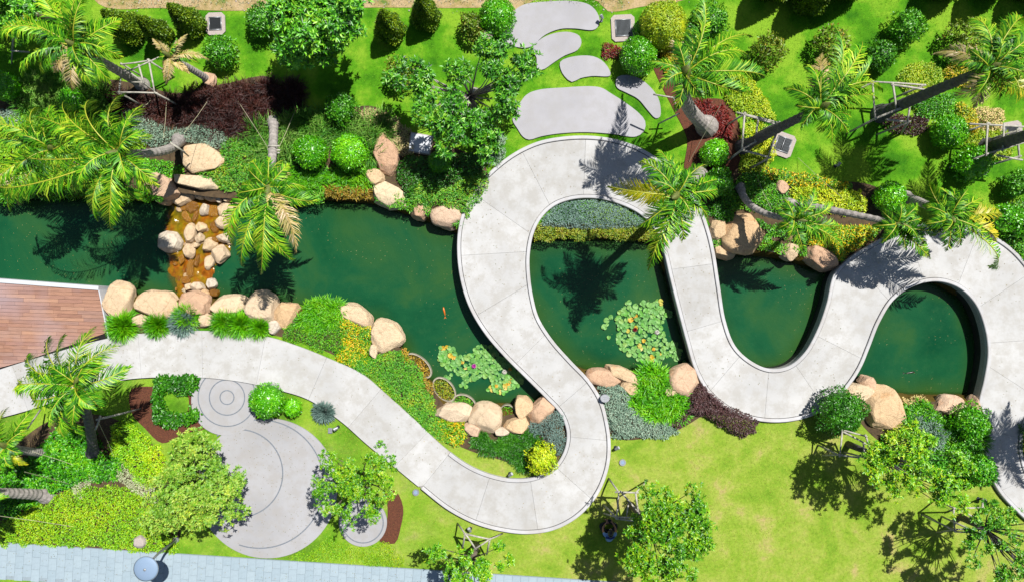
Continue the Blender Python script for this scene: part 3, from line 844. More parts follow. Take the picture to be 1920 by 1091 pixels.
RS = [  # u, v, w, h, rot, z, half thickness, material, label
 (224,561,58,64,12,-.2,.42,'rockpale','rounded pale boulder beside the corner of the timber deck'),
 (292,568,84,54,8,-.25,.42,'rock','wide cream boulder second from the deck with wet amber rim'),
 (366,568,62,46,14,-.2,.4,'rockpink','flat pink slab rock at the foot of the amber cascade'),
 (430,573,74,40,-4,-.25,.38,'rockpale','long cream rock east of the cascade foot'),
 (493,578,60,66,-12,-.2,.45,'rockpale','tall pale boulder with grey cracked top on the south bank'),
 (537,590,46,52,20,-.3,.4,'rock','smaller tan boulder west of the spiky lime grass'),
 (263,600,30,24,0,-.05,.18,'rockpale','small stone between two grass clumps near the deck'),
 (386,601,30,26,0,-.05,.18,'rockpale','small buff stone east of the silver clump'),
 (514,612,26,26,30,-.08,.2,'rockpale','small stone tucked under the tan boulder'),
 (664,590,82,40,24,-.3,.4,'rockpale','long pale boulder above the yellow flower bed'),
 (724,630,66,60,28,-.25,.42,'rockpale','broad cracked cream boulder beside the yellow flowers'),
 (700,658,16,26,-10,-.0,.16,'rock','little orange stone at the tip of the yellow flowers'),
 (850,773,74,40,10,-.2,.36,'rockpale','flat cream boulder touching the oval planter'),
 (912,781,58,56,20,-.15,.4,'rockpale','round buff boulder in the middle of the southern bank row'),
 (967,798,52,32,-8,-.1,.3,'rock','low boulder with orange stains below the round planter'),
 (981,764,34,42,18,-.25,.4,'rock','upright egg shaped boulder east of the round planter'),
 (1016,769,64,42,-36,-.2,.4,'rockpink','orange streaked boulder against the path below the lily pads'),
 (886,806,34,24,30,-.02,.2,'rockpink','pink angular stone below the round buff boulder'),
 (940,808,28,16,0,-.0,.14,'rockpale','small pale stone behind the low stained boulder'),
 (376,296,84,56,6,.02,.2,'rock','large flat sandy slab among the northern planting'),
 (303,350,66,46,26,-.15,.32,'rockpink','pinkish slab rock in the palm trunk shadow'),
 (366,342,92,28,12,-.10,.3,'rock','long pale slab rock above the cascade'),
 (30,335,74,48,-8,-.15,.35,'rock','big sandy rock under the palm fronds on the west bank'),
 (189,350,28,26,10,-.3,.3,'rock','small shore rock below the drooping fronds'),
 (724,288,50,88,-24,-.05,.34,'rockpink','tall pinkish rock leaning beside the pale cover bed'),
 (703,331,42,32,20,-.15,.3,'rock','wedge of sandstone under the tall pinkish rock'),
 (731,367,78,48,24,-.3,.42,'rock','sharp cream boulder facing the open pond'),
 (789,394,40,40,-8,-.3,.4,'rockpink','square pink boulder between two shore boulders'),
 (838,405,56,50,26,-.25,.42,'rockpink','rounded pink boulder touching the path edge'),
 (1131,708,64,34,10,-.25,.38,'rockpink','rounded boulder at the south west corner of the lily pond'),
 (1171,704,74,28,24,-.2,.36,'rock','long club shaped cream boulder by the lily pond'),
 (1182,727,34,26,40,-.08,.24,'rock','small tan stone beneath the club shaped boulder'),
 (1283,711,58,58,10,-.2,.44,'rockpink','round brown boulder wedged against the second path arm'),
 (1258,733,28,20,0,-.05,.2,'rock','little orange stone beside the green strap leaves'),
 (1344,432,36,44,0,-.15,.4,'rock','narrow boulder in palm shade at the third pond'),
 (1393,440,74,72,10,-.02,.5,'rock','largest round tan boulder of the third pond'),
 (1358,468,50,38,14,-.3,.36,'rock','low boulder below the largest round one'),
 (1480,471,40,36,6,-.3,.36,'rockpale','small speckled boulder beside the sunken bowl'),
 (1539,482,72,46,26,-.2,.44,'rockpink','long sloping boulder below the orange flowers'),
 (1604,737,60,36,-6,-.15,.34,'rock','low boulder behind the largest fourth pond boulder'),
 (1626,719,32,30,30,-.35,.34,'rockpink','pointed pink stone rising out of the fourth pond'),
 (1652,768,74,86,-30,-.05,.46,'rock','huge flat topped boulder on the fourth pond bank'),
 (1782,762,66,42,8,-.2,.4,'rockpink','oval pink boulder at the south east shore'),
 (1825,770,24,56,0,-.2,.38,'rockpink','narrow boulder squeezed against the path end'),
 (392,149,26,26,0,.05,.14,'rockpink','sandstone plug at the foot of the small dying palm'),
 (1696,372,26,18,30,.02,.12,'rockpink','stone flake at the foot of the leaning grey trunk'),
 (1467,352,22,26,0,.05,.16,'rockpink','single brown stone among lime ground cover'),
 (1348,328,24,26,0,.05,.18,'rock','tan stone half hidden between two topiary balls'),
 (262,1015,24,24,4,.04,.16,'padstone','rough whitish stone block beside the paved walk'),
]
for i, r in enumerate(RS):
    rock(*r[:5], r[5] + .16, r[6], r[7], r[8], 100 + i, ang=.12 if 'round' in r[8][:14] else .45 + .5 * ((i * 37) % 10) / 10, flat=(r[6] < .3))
CS = [
 (346,356,28,18,6,-.16,.2,'rockpale','cream stone wedged under the long pale slab rock',0),
 (374,358,24,16,-10,-.16,.2,'rock','tan stone wedged under the middle of the long slab rock',0),
 (402,358,28,18,8,-.16,.2,'rockpale','pale stone wedged under the east end of the long slab rock',0),
 (322,354,22,20,0,-.14,.2,'rockpink','pinkish stone between the slab rock and the shadowed slab',0),
 (424,358,20,18,0,-.16,.2,'rock','tan stone closing the row above the cascade',0),
 (326,366,26,22,20,-.40,.24,'rock','peach stone between the tan boulder and the cascade head',0),
 (436,362,26,22,20,-.34,.24,'rock','tan rounded stone at the top of the north east stream',0),
 (306,372,34,24,10,-.38,.24,'rock','tan boulder at the west end of the cascade head',0),
 (398,368,30,20,-8,-.38,.22,'rockpale','cream stone behind the lone white egg stone',0),
 (448,388,26,30,10,-.44,.2,'rock','tan shore stone under the pond palm fronds',0),
 (342,370,44,28,-20,-.38,.22,'rock','angular peach stone at the head of the cascade',0),
 (373,367,20,15,10,-.40,.16,'rock','small peach stone at the head of the cascade',0),
 (361,388,24,28,20,-.50,.12,'amber','square wet amber stone near the cascade head',0),
 (345,391,18,12,0,-.52,.10,'amber','small wet amber chip left of the square amber stone',0),
 (350,407,32,15,56,-.54,.10,'amber','long amber flake in the stream',0),
 (367,407,10,26,14,-.52,.10,'amber','thin amber splinter beside the long flake',0),
 (384,393,18,24,14,-.42,.18,'rockpale','lone white egg stone in the amber water',0),
 (357,437,22,36,4,-.36,.24,'rockpale','tallest cream stone in the centre of the cascade',0),
 (377,427,20,20,-14,-.38,.2,'rock','triangular pinkish stone on the cascade centre',0),
 (374,447,16,20,0,-.38,.2,'rockpale','cream stone hugging the tallest cascade stone',0),
 (369,459,10,12,0,-.42,.14,'rockpale','tiny pale stone below the hugging pair',0),
 (393,459,26,28,30,-.36,.22,'rock','rounded peach stone east of the cascade centre',0),
 (412,475,32,34,30,-.36,.22,'rockpale','broad white angular stone on the cascade east side',0),
 (419,447,28,16,14,-.36,.2,'rockpale','white chip stone at the cascade east rim',0),
 (405,450,16,14,0,-.42,.16,'amber','amber stone next to the white rim chip',0),
 (353,470,22,30,-4,-.36,.24,'rockpale','cream block stone above the amber slab',0),
 (317,455,46,42,-10,-.36,.26,'rockpale','big grey white rock on the cascade west side with dead leaf hair',0),
 (393,492,20,28,10,-.50,.12,'rockpale','white shallow stone under a film of water',0),
 (341,487,14,20,10,-.50,.12,'amber','small amber stone above the yellow shallow',0),
 (357,503,14,38,4,-.50,.12,'amber','tall amber slab in the lower stream',0),
 (369,490,10,28,12,-.50,.12,'amber','narrow amber slab beside the tall one',0),
 (349,525,18,16,0,-.50,.12,'amber','square amber stone low in the stream',0),
 (371,537,26,20,12,-.36,.2,'rockpale','cream stone at the mouth of the stream',0),
 (353,538,14,14,0,-.40,.18,'rockpale','tiny white stone at the stream mouth',0),
 (396,532,20,20,-10,-.38,.2,'rockpale','white block on the lower east bank of the stream',0),
 (386,548,18,12,30,-.42,.16,'rock','flat tan chip against the pink slab rock',0),
 (400,549,20,16,0,-.46,.14,'amber','amber block below the white block',0),
 (426,370,18,22,10,-.3,.22,'rock','rounded tan stone at the north east of the cascade',0),
 (410,373,14,16,0,-.34,.2,'rockpale','pale pebble stone at the north east of the cascade',0),
 (424,395,34,30,20,-.36,.24,'rockpale','pale hump under the dry frond tips',0),
 (418,418,30,26,-20,-.38,.22,'rockpale','white stone below the dry frond tips',0),
 (400,398,20,26,0,-.52,.12,'amber','amber stone in the north east stream',0),
 (404,425,20,24,20,-.50,.12,'amber','orange stone between two white stones',0),
]
for i, r in enumerate(CS):
    rock(*r[:7], r[7], r[8], 300 + i, 'stones of the cascade', ang=.9, flat=r[6] < .15)

# little loose stones, each described by the named stone it lies beside
_used = set()
def near_label(q, am):
    c = sorted(CS, key=lambda r: (r[0] - q[0]) ** 2 + (r[1] - q[1]) ** 2)
    for r in c:
        dx, dy = q[0] - r[0], q[1] - r[1]
        side = ('south' if dy > 0 else 'north') if abs(dy) > abs(dx) else ('east' if dx > 0 else 'west')
        s_ = ('little amber chip' if am else 'little pale chip') + ' just ' + side + ' of the ' + ' '.join(r[8].split()[:7])
        for cut in (' at', ' in', ' on', ' near', ' the', ' of', ' with', ' above', ' below', ' beside', ' left', ' a'):
            if s_.endswith(cut): s_ = s_[:-len(cut)]
        if s_ not in _used:
            _used.add(s_); return s_
    return 'little loose chip stone in the cascade'
for i in range(46):
    p = rng.uniform(MOUND.min(0), MOUND.max(0))
    if sdf(p[None], MOUND)[0] < .08: continue
    am = rng.random() < .62
    s_ = rng.uniform(7, 17)
    q = (960 + p[0] * PX * H / (H + .5), 545.5 - p[1] * PX * H / (H + .5))
    rock(q[0], q[1], s_, s_ * rng.uniform(.6, 1.3), rng.uniform(0, 180), -.60 if am else -.54, .12, 'amber' if am else 'rock',
         near_label(q, am), 700 + i, 'loose amber stones in the cascade' if am else 'loose pale stones in the cascade', 1.0, True)

# ------------------------------------------------------------------ planted beds (ground cover nobody could count)
BEDS = 0
def bed(label, pts, mat, h=.22, dens=900, L=.085, Wd=.04, mode='leaf', lump=.5, smooth=True, name='ground_cover', tilt=.7, cat='ground cover'):
    poly = Wxy(pts, h)
    if smooth: poly = catmull(poly, .2, True)
    lo, hi = poly.min(0), poly.max(0)
    area = abs(np.sum(poly[:, 0] * np.roll(poly[:, 1], -1) - np.roll(poly[:, 0], -1) * poly[:, 1])) / 2
    n = int(area * dens); box_n = int(n * np.prod(hi - lo) / max(area, .01)) + 10
    P = rng.uniform(lo, hi, (box_n, 2))
    s = sdf(P, poly) + (vnoise(P, 4.5, 11) - .5) * (.24 if smooth else .12) + (vnoise(P, 14, 12) - .5) * .05
    k = s > -.02
    P = P[k]; s = s[k]
    hh = h * np.clip(.35 + s / .28, .3, 1) * (1 - lump + lump * (vnoise(P, 2.6, 4) * .7 + vnoise(P, 6.5, 5) * .5))
    n = len(P)
    if mode == 'leaf':
        z = hh * rng.uniform(.72, 1.0, n)
        D = rand_dirs(n, .25, 1); D[:, 2] = np.abs(D[:, 2]) * tilt - .1
        N = rand_dirs(n, 1.6, .8)
        V, F = leaves(np.column_stack([P, z]), D, N, L * rng.uniform(.6, 1.3, n), Wd * rng.uniform(.7, 1.2, n))
    elif mode == 'blade':     # arching blades in tufts
        c = rng.uniform(lo, hi, (max(4, int(box_n / 22)), 2)); c = c[sdf(c, poly) > .02]
        if len(c) == 0: c = P[:3]
        ci = rng.integers(0, len(c), n)
        a = rng.uniform(0, 2 * math.pi, n); rr = rng.uniform(0, .06, n)
        el = rng.uniform(.25, 1.25, n)
        B = np.column_stack([c[ci] + np.column_stack([np.cos(a), np.sin(a)]) * rr[:, None], np.full(n, .02)])
        D = np.column_stack([np.cos(a) * np.cos(el), np.sin(a) * np.cos(el), np.sin(el)])
        Ln = L * rng.uniform(.6, 1.2, n)
        N = np.column_stack([-np.cos(a) * np.sin(el), -np.sin(a) * np.sin(el), np.cos(el)]) + rng.normal(size=(n, 3)) * .2
        V1, F1 = leaves(B, D, N, Ln, Wd, .1)
        # outer half bends over
        B2 = B + D * Ln[:, None] * .5; D2 = D.copy(); D2[:, 2] -= .75; 
        V2, F2 = leaves(B2, D2, N, Ln * .75, Wd, .1)
        V = np.concatenate([V1, V2]); F = np.concatenate([F1, F2 + len(V1)])
    o = ob(name, mesh_np(name, V, F, [LM[mat]]))
    return tag(o, label, None, None, 'stuff')

bed('deep burgundy feathery grass bed behind the dying palm', [(184,160),(225,172),(300,182),(345,166),(430,158),(505,150),(556,158),(562,206),(512,230),(452,252),(400,250),(330,232),(255,205),(200,190)], 'burg', .5, 900, .42, .016, 'blade', name='feathery_grass_bed')
bed('soft green fountain grass under the far west palm', [(34,160),(80,135),(130,140),(175,160),(188,190),(150,212),(60,214),(26,200)], 'soft', .5, 900, .5, .016, 'blade', name='fountain_grass_bed')
bed('bright lime ground cover below the soft fountain grass', [(-20,240),(50,205),(120,208),(200,222),(262,240),(262,310),(200,352),(90,352),(-20,312)], 'lime', .22, 1100, name='ground_cover')
bed('grey green silver foliage left edge behind fronds', [(-20,205),(20,205),(42,222),(10,240),(-20,240)], 'silver', .3, 900, .09, .03)
bed('silver blue foliage around the leaning trunk base', [(232,205),(290,228),(330,240),(355,230),(410,240),(426,258),(420,276),(380,276),(330,262),(300,272),(252,262)], 'silver', .32, 1100, .10, .026, tilt=1.1)
bed('glossy green cover with orange flowers above the cascade', [(412,262),(446,248),(486,262),(486,330),(458,350),(420,358),(378,330),(352,318),(396,306)], 'flower2', .28, 1200)
bed('green marginal plants hanging over the west bank', [(-20,350),(60,344),(130,352),(210,350),(290,356),(300,376),(240,372),(160,374),(60,370),(-20,380)], 'green', .3, 1300, .12, .035, tilt=1.1)
bed('low green plants above the cascade head', [(436,356),(470,362),(560,362),(604,362),(604,378),(540,378),(480,384),(450,380)], 'flower2', .25, 1300, .09, .03)
bed('shaded creeping plants between the shore boulders', [(690,366),(720,380),(760,392),(800,402),(850,418),(872,430),(868,412),(830,396),(780,382),(740,362)], 'green', .22, 1100, .09, .03)
bed('green marginals between boulders of the third pond', [(1336,460),(1400,458),(1450,470),(1500,476),(1540,492),(1570,496),(1560,480),(1500,462),(1440,446),(1340,440)], 'green', .2, 1100, .09, .03)
bed('green cover between the sandy slab and the palm', [(255,300),(300,296),(340,318),(330,336),(290,330),(250,330)], 'green', .25, 1100)
bed('long soft grass behind the two big topiary balls', [(460,240),(510,228),(560,214),(610,206),(650,226),(716,216),(722,250),(702,270),(700,300),(640,260),(560,262),(520,300),(478,300)], 'soft', .6, 1100, .55, .018, 'blade', name='fountain_grass_bed')
bed('strap leaved grass below the two big topiary balls', [(478,300),(520,295),(560,315),(620,318),(690,306),(700,330),(680,345),(600,350),(560,366),(500,356)], 'strap', .4, 900, .34, .024, 'blade', name='strap_grass_bed')
bed('reddish gold reed strip at the pond margin', [(604,350),(650,344),(690,344),(694,372),(650,372),(608,366)], 'weed', .25, 1100, .12, .03, smooth=False)
bed('pale variegated cover curving behind the tall pink rock', [(670,204),(700,206),(745,226),(770,252),(774,282),(742,290),(724,262),(700,246),(668,236)], 'varie', .25, 1200, .07, .035)
bed('dark shaded cover below the spreading tree', [(742,300),(776,292),(820,292),(900,285),(900,330),(850,345),(780,370),(750,352)], 'dark', .35, 1100)
bed('yellow flowered shrubs beside the path top', [(770,350),(800,340),(840,352),(862,330),(890,322),(914,322),(912,350),(895,378),(874,408),(846,396),(812,384),(774,384)], 'flower2', .4, 1400, .08, .035)
bed('blue silver shrub row against the upper path kerb', [(900,250),(930,240),(948,262),(944,290),(924,312),(904,300)], 'silver', .45, 1300, .12, .024, tilt=1.2)
bed('silver half moon bed at the head of the lily pond', [(1014,424),(1020,408),(1036,391),(1060,379),(1090,374),(1122,375),(1160,385),(1200,405),(1216,424),(1150,428),(1080,427)], 'silverd', .34, 1700, .08, .026, tilt=1.0, smooth=False)
bed('yellow green strip below the silver half moon', [(1008,422),(1070,427),(1150,428),(1218,422),(1236,446),(1180,450),(1130,444),(1090,450),(1050,445),(1004,450)], 'strip', .24, 1500, .08, .03)
bed('spiky lime grass mound on the south bank', [(560,584),(590,566),(632,566),(640,590),(600,612),(556,612)], 'strap', .45, 1700, .30, .018, 'blade', name='spiky_grass_bed')
bed('fine green cover under the spiky lime grass', [(528,624),(550,604),(600,606),(634,600),(646,640),(652,668),(610,660),(560,645),(532,636)], 'green', .22, 1500, .08, .02, tilt=1.3)
bed('yellow flowering cover beside the cream boulders', [(636,596),(668,604),(700,628),(696,655),(704,672),(668,690),(630,672),(640,640)], 'flower', .24, 1600, .07, .035)
bed('long mixed green border along the inner path edge', [(650,668),(700,664),(750,658),(786,700),(808,740),(818,784),(838,812),(858,836),(832,834),(790,796),(740,752),(690,705),(652,684)], 'flower2', .24, 1600, .075, .028)
bed('ochre marginal plants west of the planters', [(754,654),(766,660),(768,680),(758,684)], 'weed', .22, 1200, .09, .03)
bed('ochre marginal plants in the middle of the shore', [(792,706),(806,718),(814,740),(800,736)], 'weed', .22, 1200, .09, .03)
bed('yellow dotted cover below the cream boulder', [(822,788),(850,790),(874,800),(872,826),(850,838),(832,816)], 'flower', .26, 1500)
bed('dark glossy strap leaves below the bank boulders', [(878,822),(940,812),(1000,810),(1016,828),(1006,860),(984,886),(950,862),(905,852),(880,842)], 'dark', .36, 1500, .2, .024, 'blade', name='strap_grass_bed')
bed('blue silver cover filling the path hairpin', [(992,800),(1020,782),(1048,768),(1060,800),(1060,832),(1050,858),(1030,846),(1016,822),(996,812)], 'silverd', .34, 1800, .07, .024, tilt=1.0)
bed('silver green cover on the outer side of the path hairpin', [(1120,724),(1150,720),(1176,728),(1188,760),(1212,784),(1250,790),(1278,812),(1250,824),(1200,822),(1150,825),(1142,790),(1132,752)], 'silver', .32, 1600, .08, .03, smooth=False)
bed('deep green strap leaf clump south of the lily pond', [(1206,694),(1226,688),(1246,696),(1252,722),(1290,742),(1300,770),(1282,788),(1240,790),(1200,776),(1184,752),(1196,728)], 'strap', .6, 1300, .36, .030, 'blade', name='strap_grass_bed')
bed('plum coloured low hedge beside the lower path bend', [(1300,738),(1322,720),(1342,742),(1370,764),(1404,780),(1428,790),(1422,812),(1400,824),(1362,806),(1330,784),(1300,778),(1276,808),(1260,800),(1290,775)], 'plum', .45, 2400, .06, .034, smooth=False, lump=.25)
bed('silvery leaved patch among the planting south of the fourth pond', [(1720,782),(1760,788),(1790,812),(1780,850),(1740,842),(1716,812)], 'silver', .62, 1100, .12, .03, tilt=1.0)
bed('golden green patch west of the silvery leaves', [(1680,800),(1712,790),(1722,830),(1700,856),(1668,840)], 'limeyel', .6, 1100, .1, .03)
bed('dark green mixed planting south of the fourth pond', [(1696,770),(1740,752),(1772,782),(1824,790),(1850,830),(1862,880),(1840,910),(1790,900),(1740,890),(1690,870),(1650,840),(1690,810)], 'green', .5, 1300, .14, .04)
bed('white flowering marginals at the fourth pond edge', [(1695,752),(1722,742),(1745,750),(1742,768),(1705,772)], 'varie', .25, 1000)
bed('bright lime cover west of the round plaza', [(-10,985),(30,962),(95,928),(180,912),(235,914),(290,950),(322,1000),(330,1036),(250,1033),(90,1024),(-10,1017)], 'lime', .2, 1300, .075, .035)
bed('glossy green cover around the leaning palm base', [(60,850),(120,800),(150,800),(196,856),(226,868),(222,900),(150,906),(96,926),(40,960),(0,972),(-10,880)], 'green', .3, 1000, .12, .06)
bed('lime patch south of the red mulch', [(206,800),(240,792),(262,815),(300,850),(304,905),(262,915),(224,868),(204,850)], 'lime', .22, 1300)
bed('pale grey cover in a crescent on the west slope', [(130,934),(138,905),(168,884),(206,872),(226,866),(240,886),(288,916),(296,950),(262,930),(222,908),(178,904),(150,916),(146,940)], 'pale', .22, 1400, .07, .03)
bed('green leafy hedge arc on the north side of the mulch bed', [(286,708),(320,704),(364,706),(364,730),(346,742),(330,740),(306,738),(304,790),(288,790),(282,740)], 'dark', .35, 900, .13, .075)
bed('green leafy hedge arc on the south side of the mulch bed', [(286,784),(310,776),(340,776),(350,762),(366,770),(370,786),(340,800),(308,802)], 'dark', .35, 900, .13, .075)
bed('fresh grass rough patch between round plaza and paved walk', [(545,1046),(590,1028),(618,1006),(640,1018),(680,1030),(730,1018),(750,1036),(758,1062),(650,1054)], 'lime', .09, 1300, .07, .02, tilt=1.2)
bed('lime and yellow cover beside the crooked frame', [(1352,150),(1380,138),(1412,150),(1448,196),(1462,222),(1440,226),(1400,214),(1376,200),(1360,180)], 'limeyel', .28, 1400)
bed('golden shrub cover beside the largest northern ball', [(1240,92),(1266,88),(1286,104),(1278,150),(1258,140),(1244,120)], 'yel', .35, 1300)
bed('small patch of burgundy leaves beside the drain pad', [(1130,82),(1150,78),(1168,84),(1166,104),(1148,110),(1134,98)], 'red', .25, 1500, .07, .04)
bed('crimson foliage between mulch and lime cover', [(1308,178),(1340,186),(1364,206),(1378,236),(1370,262),(1344,250),(1326,214),(1300,206)], 'red', .35, 1100, .18, .03, 'blade', name='crimson_foliage_bed')
bed('lime hedge cover north of the leaning palm', [(1395,300),(1440,284),(1452,300),(1420,322),(1388,322)], 'limeyel', .2, 1200)
bed('golden edged cover along the north lawn border', [(1430,318),(1480,318),(1560,338),(1600,344),(1596,362),(1530,352),(1440,338)], 'flower', .25, 1400)
bed('mixed green planting north of the third pond', [(1396,322),(1430,326),(1470,346),(1490,372),(1480,400),(1430,396),(1396,388),(1380,400),(1350,410),(1330,402),(1336,378),(1376,360)], 'green', .3, 1300)
bed('bright variegated cover in the middle of the third pond planting', [(1486,350),(1540,352),(1620,362),(1632,392),(1590,402),(1530,396),(1490,382)], 'limeyel', .28, 1200, .1, .05)
bed('orange flowering slope above the sloping boulder', [(1520,440),(1570,424),(1664,426),(1640,446),(1600,470),(1576,490),(1552,470),(1524,462)], 'flower', .3, 1700)
bed('shaded green slope behind the round tan boulder', [(1332,396),(1366,400),(1420,414),(1480,420),(1520,430),(1510,452),(1440,436),(1424,424),(1400,410),(1360,414)], 'green', .28, 1200)
bed('yellow green dome cover beside the eastern frame', [(1690,152),(1708,128),(1736,114),(1768,128),(1776,150),(1750,170),(1712,172)], 'limeyel', .3, 1500, .06, .035)
bed('yellow leaved shrubs in the eastern palm shade', [(1776,130),(1800,116),(1830,130),(1836,156),(1800,160),(1780,150)], 'yel', .3, 1300)
bed('green low cover south of the eastern trunk', [(1716,188),(1760,180),(1790,172),(1800,190),(1794,216),(1730,216)], 'green', .3, 1500, .08, .04)
bed('rusty red low cover under the eastern frame', [(1662,214),(1700,218),(1742,222),(1744,240),(1720,252),(1688,250),(1664,236)], 'burg', .25, 1500, .08, .04)
bed('orange yellow shrubs beside the eastern topiary ball', [(1800,188),(1828,196),(1842,220),(1840,250),(1820,246),(1806,216)], 'yel', .4, 1400)
bed('pale variegated shrub bed before the eastern frame', [(1838,208),(1862,198),(1886,208),(1890,232),(1850,240)], 'varie', .35, 1300)
bed('soft lime cover around the second eastern frame', [(1810,250),(1846,240),(1900,252),(1900,290),(1850,300),(1812,290)], 'limeyel', .2, 1000)
bed('green planting at the east end of the path', [(1868,396),(1900,378),(1960,380),(1960,500),(1930,494),(1900,462),(1872,436)], 'green', .35, 1100)
bed('dark cover beyond the east edge of the path', [(1922,790),(1960,780),(1990,880),(1940,880),(1920,850)], 'dark', .35, 900)
bed('green cover under the crooked frame of the tilting palm', [(1402,230),(1450,242),(1448,300),(1400,300),(1388,280)], 'limeyel', .15, 800)

# ------------------------------------------------------------------ lawn grass blades
for nm, lab, y0, y1, cols, n in (('grass', 'short lush grass of the upper lawns', -2.5, 13, 'blade', 150000), ('grass', 'short dry grass of the lower lawn', -13, -2.5, None, 120000)):
    P = rng.uniform((-21, y0), (21, y1), (n, 2))
    P = P[(pond_sd(P) < -.4)]
    n = len(P); a = rng.uniform(0, 6.28, n); el = rng.uniform(.3, 1.3, n)
    D = np.column_stack([np.cos(a) * np.cos(el), np.sin(a) * np.cos(el), np.sin(el)])
    B = np.column_stack([P, np.zeros(n)]); Sd = unit(np.cross(D, rand_dirs(n)))
    L = rng.uniform(.03, .055, n)[:, None]
    V = np.stack([B - Sd * .007, B + Sd * .007, B + D * L], 1).reshape(-1, 3)
    F = np.arange(3 * n).reshape(-1, 3)
    mat = LM['blade'] if cols else leaf_mat('dry_lawn_blade', [(150, 190, 50), (180, 206, 80), (206, 204, 110)], .6, .5, .3, .55)
    tag(ob(nm, mesh_np(nm, V, F, [mat])), lab, None, None, 'stuff')
# pebbles and straw on the dry verge
P = rng.uniform((-15.5, 10.4), (7, 13), (2600, 2)); n = len(P)
V0, F0 = ICO[2]; r_ = rng.uniform(.008, .035, n); idx_ = rng.permutation(n)[:420]
V = (V0[None] * r_[idx_, None, None] * np.array([1, 1, .6]) + np.column_stack([P[idx_], np.full(len(idx_), .014)])[:, None]).reshape(-1, 3)
F = (F0[None] + (np.arange(len(idx_)) * len(V0))[:, None, None]).reshape(-1, 3)
tag(ob('gravel', mesh_np('gravel', V, F, [M['padstone']])), 'loose gravel scattered on the dry verge', None, None, 'stuff')
bed('straw coloured weeds on the dry verge', [(200,-20),(420,-20),(700,-20),(1180,-20),(1180,4),(1000,2),(700,6),(420,8),(200,6)], 'pale', .1, 160, .10, .02, tilt=1.2)

# ------------------------------------------------------------------ shrubs
def ball_mesh(r, mat, kind, seed, squash=.92):
    global rng
    keep = rng; rng = np.random.default_rng(seed)
    rough = kind != 'ball'
    thin = mat == 'brown'
    n = int((.5 if thin else 1) * (2600 if not rough else 1700) * (r / .7) ** 2) + 300
    D = rand_dirs(n); D[:, 2] = np.where(D[:, 2] < -.35, -D[:, 2], D[:, 2])
    lump = 1 + (.065 if not rough else .17) * sum(np.sin(D @ rng.normal(size=3) * (5 if rough else 4) + i) for i in range(4)) / 2
    P = D * r * (lump * rng.uniform(.93, 1.0, n))[:, None]
    ld = unit(D * .25 + rand_dirs(n) * .9)
    L = .075 if not rough else .10
    V, F = leaves(P, ld, unit(D + rand_dirs(n) * .55), L * rng.uniform(.7, 1.2, n), L * .5)
    V0, F0 = ICO[3]
    if thin: P *= rng.uniform(.45, 1, n)[:, None] ** .5; V, F = leaves(P, ld, unit(D + rand_dirs(n)), L * 1.2, L * .6)
    Vc = V0 * r * (.25 if thin else .90) * (1 + (0 if not rough else -.08))
    V = np.concatenate([V, Vc]); F = np.concatenate([F, F0 + len(V) - len(Vc)])
    V[:, 2] *= squash; V[:, 2] += r * squash * .86; V[:, 2] = np.maximum(V[:, 2], .0)
    rng = keep
    return mesh_np('shrub_foliage', V, F, [LM[mat]])

BALLS = [ # u,v (image centre), r px, material, kind, label
 (932,33,36,'ball','ball','big clipped ball shrub west of the topmost stepping slab'),
 (1197,106,36,'ball','ball','largest clipped ball east of the stepping slabs'),
 (1205,56,18,'ball','ball','small clipped ball tucked behind the largest one'),
 (415,100,30,'rough','rough','round shrub below the square drain grate'),
 (583,287,33,'ball','ball','west one of the two clipped balls side by side by the pond'),
 (655,287,35,'ball','ball','east one of the two clipped balls side by side by the pond'),
 (640,205,28,'rough','rough','loose round shrub in the shadow edge of the big tree'),
 (12,163,28,'ball','ball','glossy ball shrub at the west end of the fountain grass'),
 (139,188,23,'ball','ball','small bright ball shrub in front of the fountain grass'),
 (1340,288,27,'ball','ball','bright ball shrub south of the crimson bed'),
 (1346,343,28,'ball','rough','shaded ball shrub at the bend of the grey trunk'),
 (1698,54,32,'rough','rough','loose leafy ball shrub alone on the north east lawn'),
 (1650,106,29,'rough','rough','leafy ball shrub between two eastern palms'),
 (1779,248,33,'ball','ball','smooth ball shrub casting a round shadow on the east lawn'),
 (1822,308,32,'ball','rough','dark ball shrub below the smooth east lawn ball'),
 (1668,370,29,'ball','ball','smooth ball shrub at the foot of the leaning grey trunk'),
 (1880,410,27,'ball','rough','ball shrub behind the yellow palm frond tips'),
 (1905,348,26,'rough','rough','leafy ball shrub at the east edge below the lawn'),
 (1912,425,22,'ball','rough','ball shrub at the east end of the path'),
 (501,750,33,'ball','ball','flowering ball shrub between path and round plaza'),
 (549,763,17,'ball','ball','small ball shrub attached to the flowering one'),
 (824,304,22,'ball','ball','ball shrub in the shade under the spreading tree'),
 (1016,860,28,'limeyel','rough','yellow green round bush inside the path hairpin'),
 (1577,772,46,'dark','rough','wide dark green mound beside the huge boulder'),
 (490,40,30,'rough','rough','round bush leaning against the big north tree'),
 (1243,50,46,'limeyel','ball','wide lime topiary dome north of the mulch bed'),
 (1330,42,34,'rough','rough','green bush behind the upright palm frond'),
 (1298,76,26,'rough','rough','small bush at the edge of the lime dome'),
 (40,20,32,'rough','rough','leafy tree top in the north west corner'),
 (0,42,24,'rough','rough','low leafy bush below the north west tree top'),
 (1440,96,34,'brown','rough','bronze loose bush on the north lawn'),
 (1556,84,34,'brown','rough','bronze loose bush behind the swept palm'),
 (1806,72,36,'brown','rough','bronze shrub under the easternmost palm'),
 (748,138,32,'brown','rough','bronze bush west of the spreading tree'),
 (1818,790,34,'strap','rough','bright green mound beside the narrow boulder'),
 (1838,880,30,'green','rough','glossy green bush hugging the path end'),
 (886,52,28,'brown','rough','sparse olive bush beside the big clipped ball'),
]
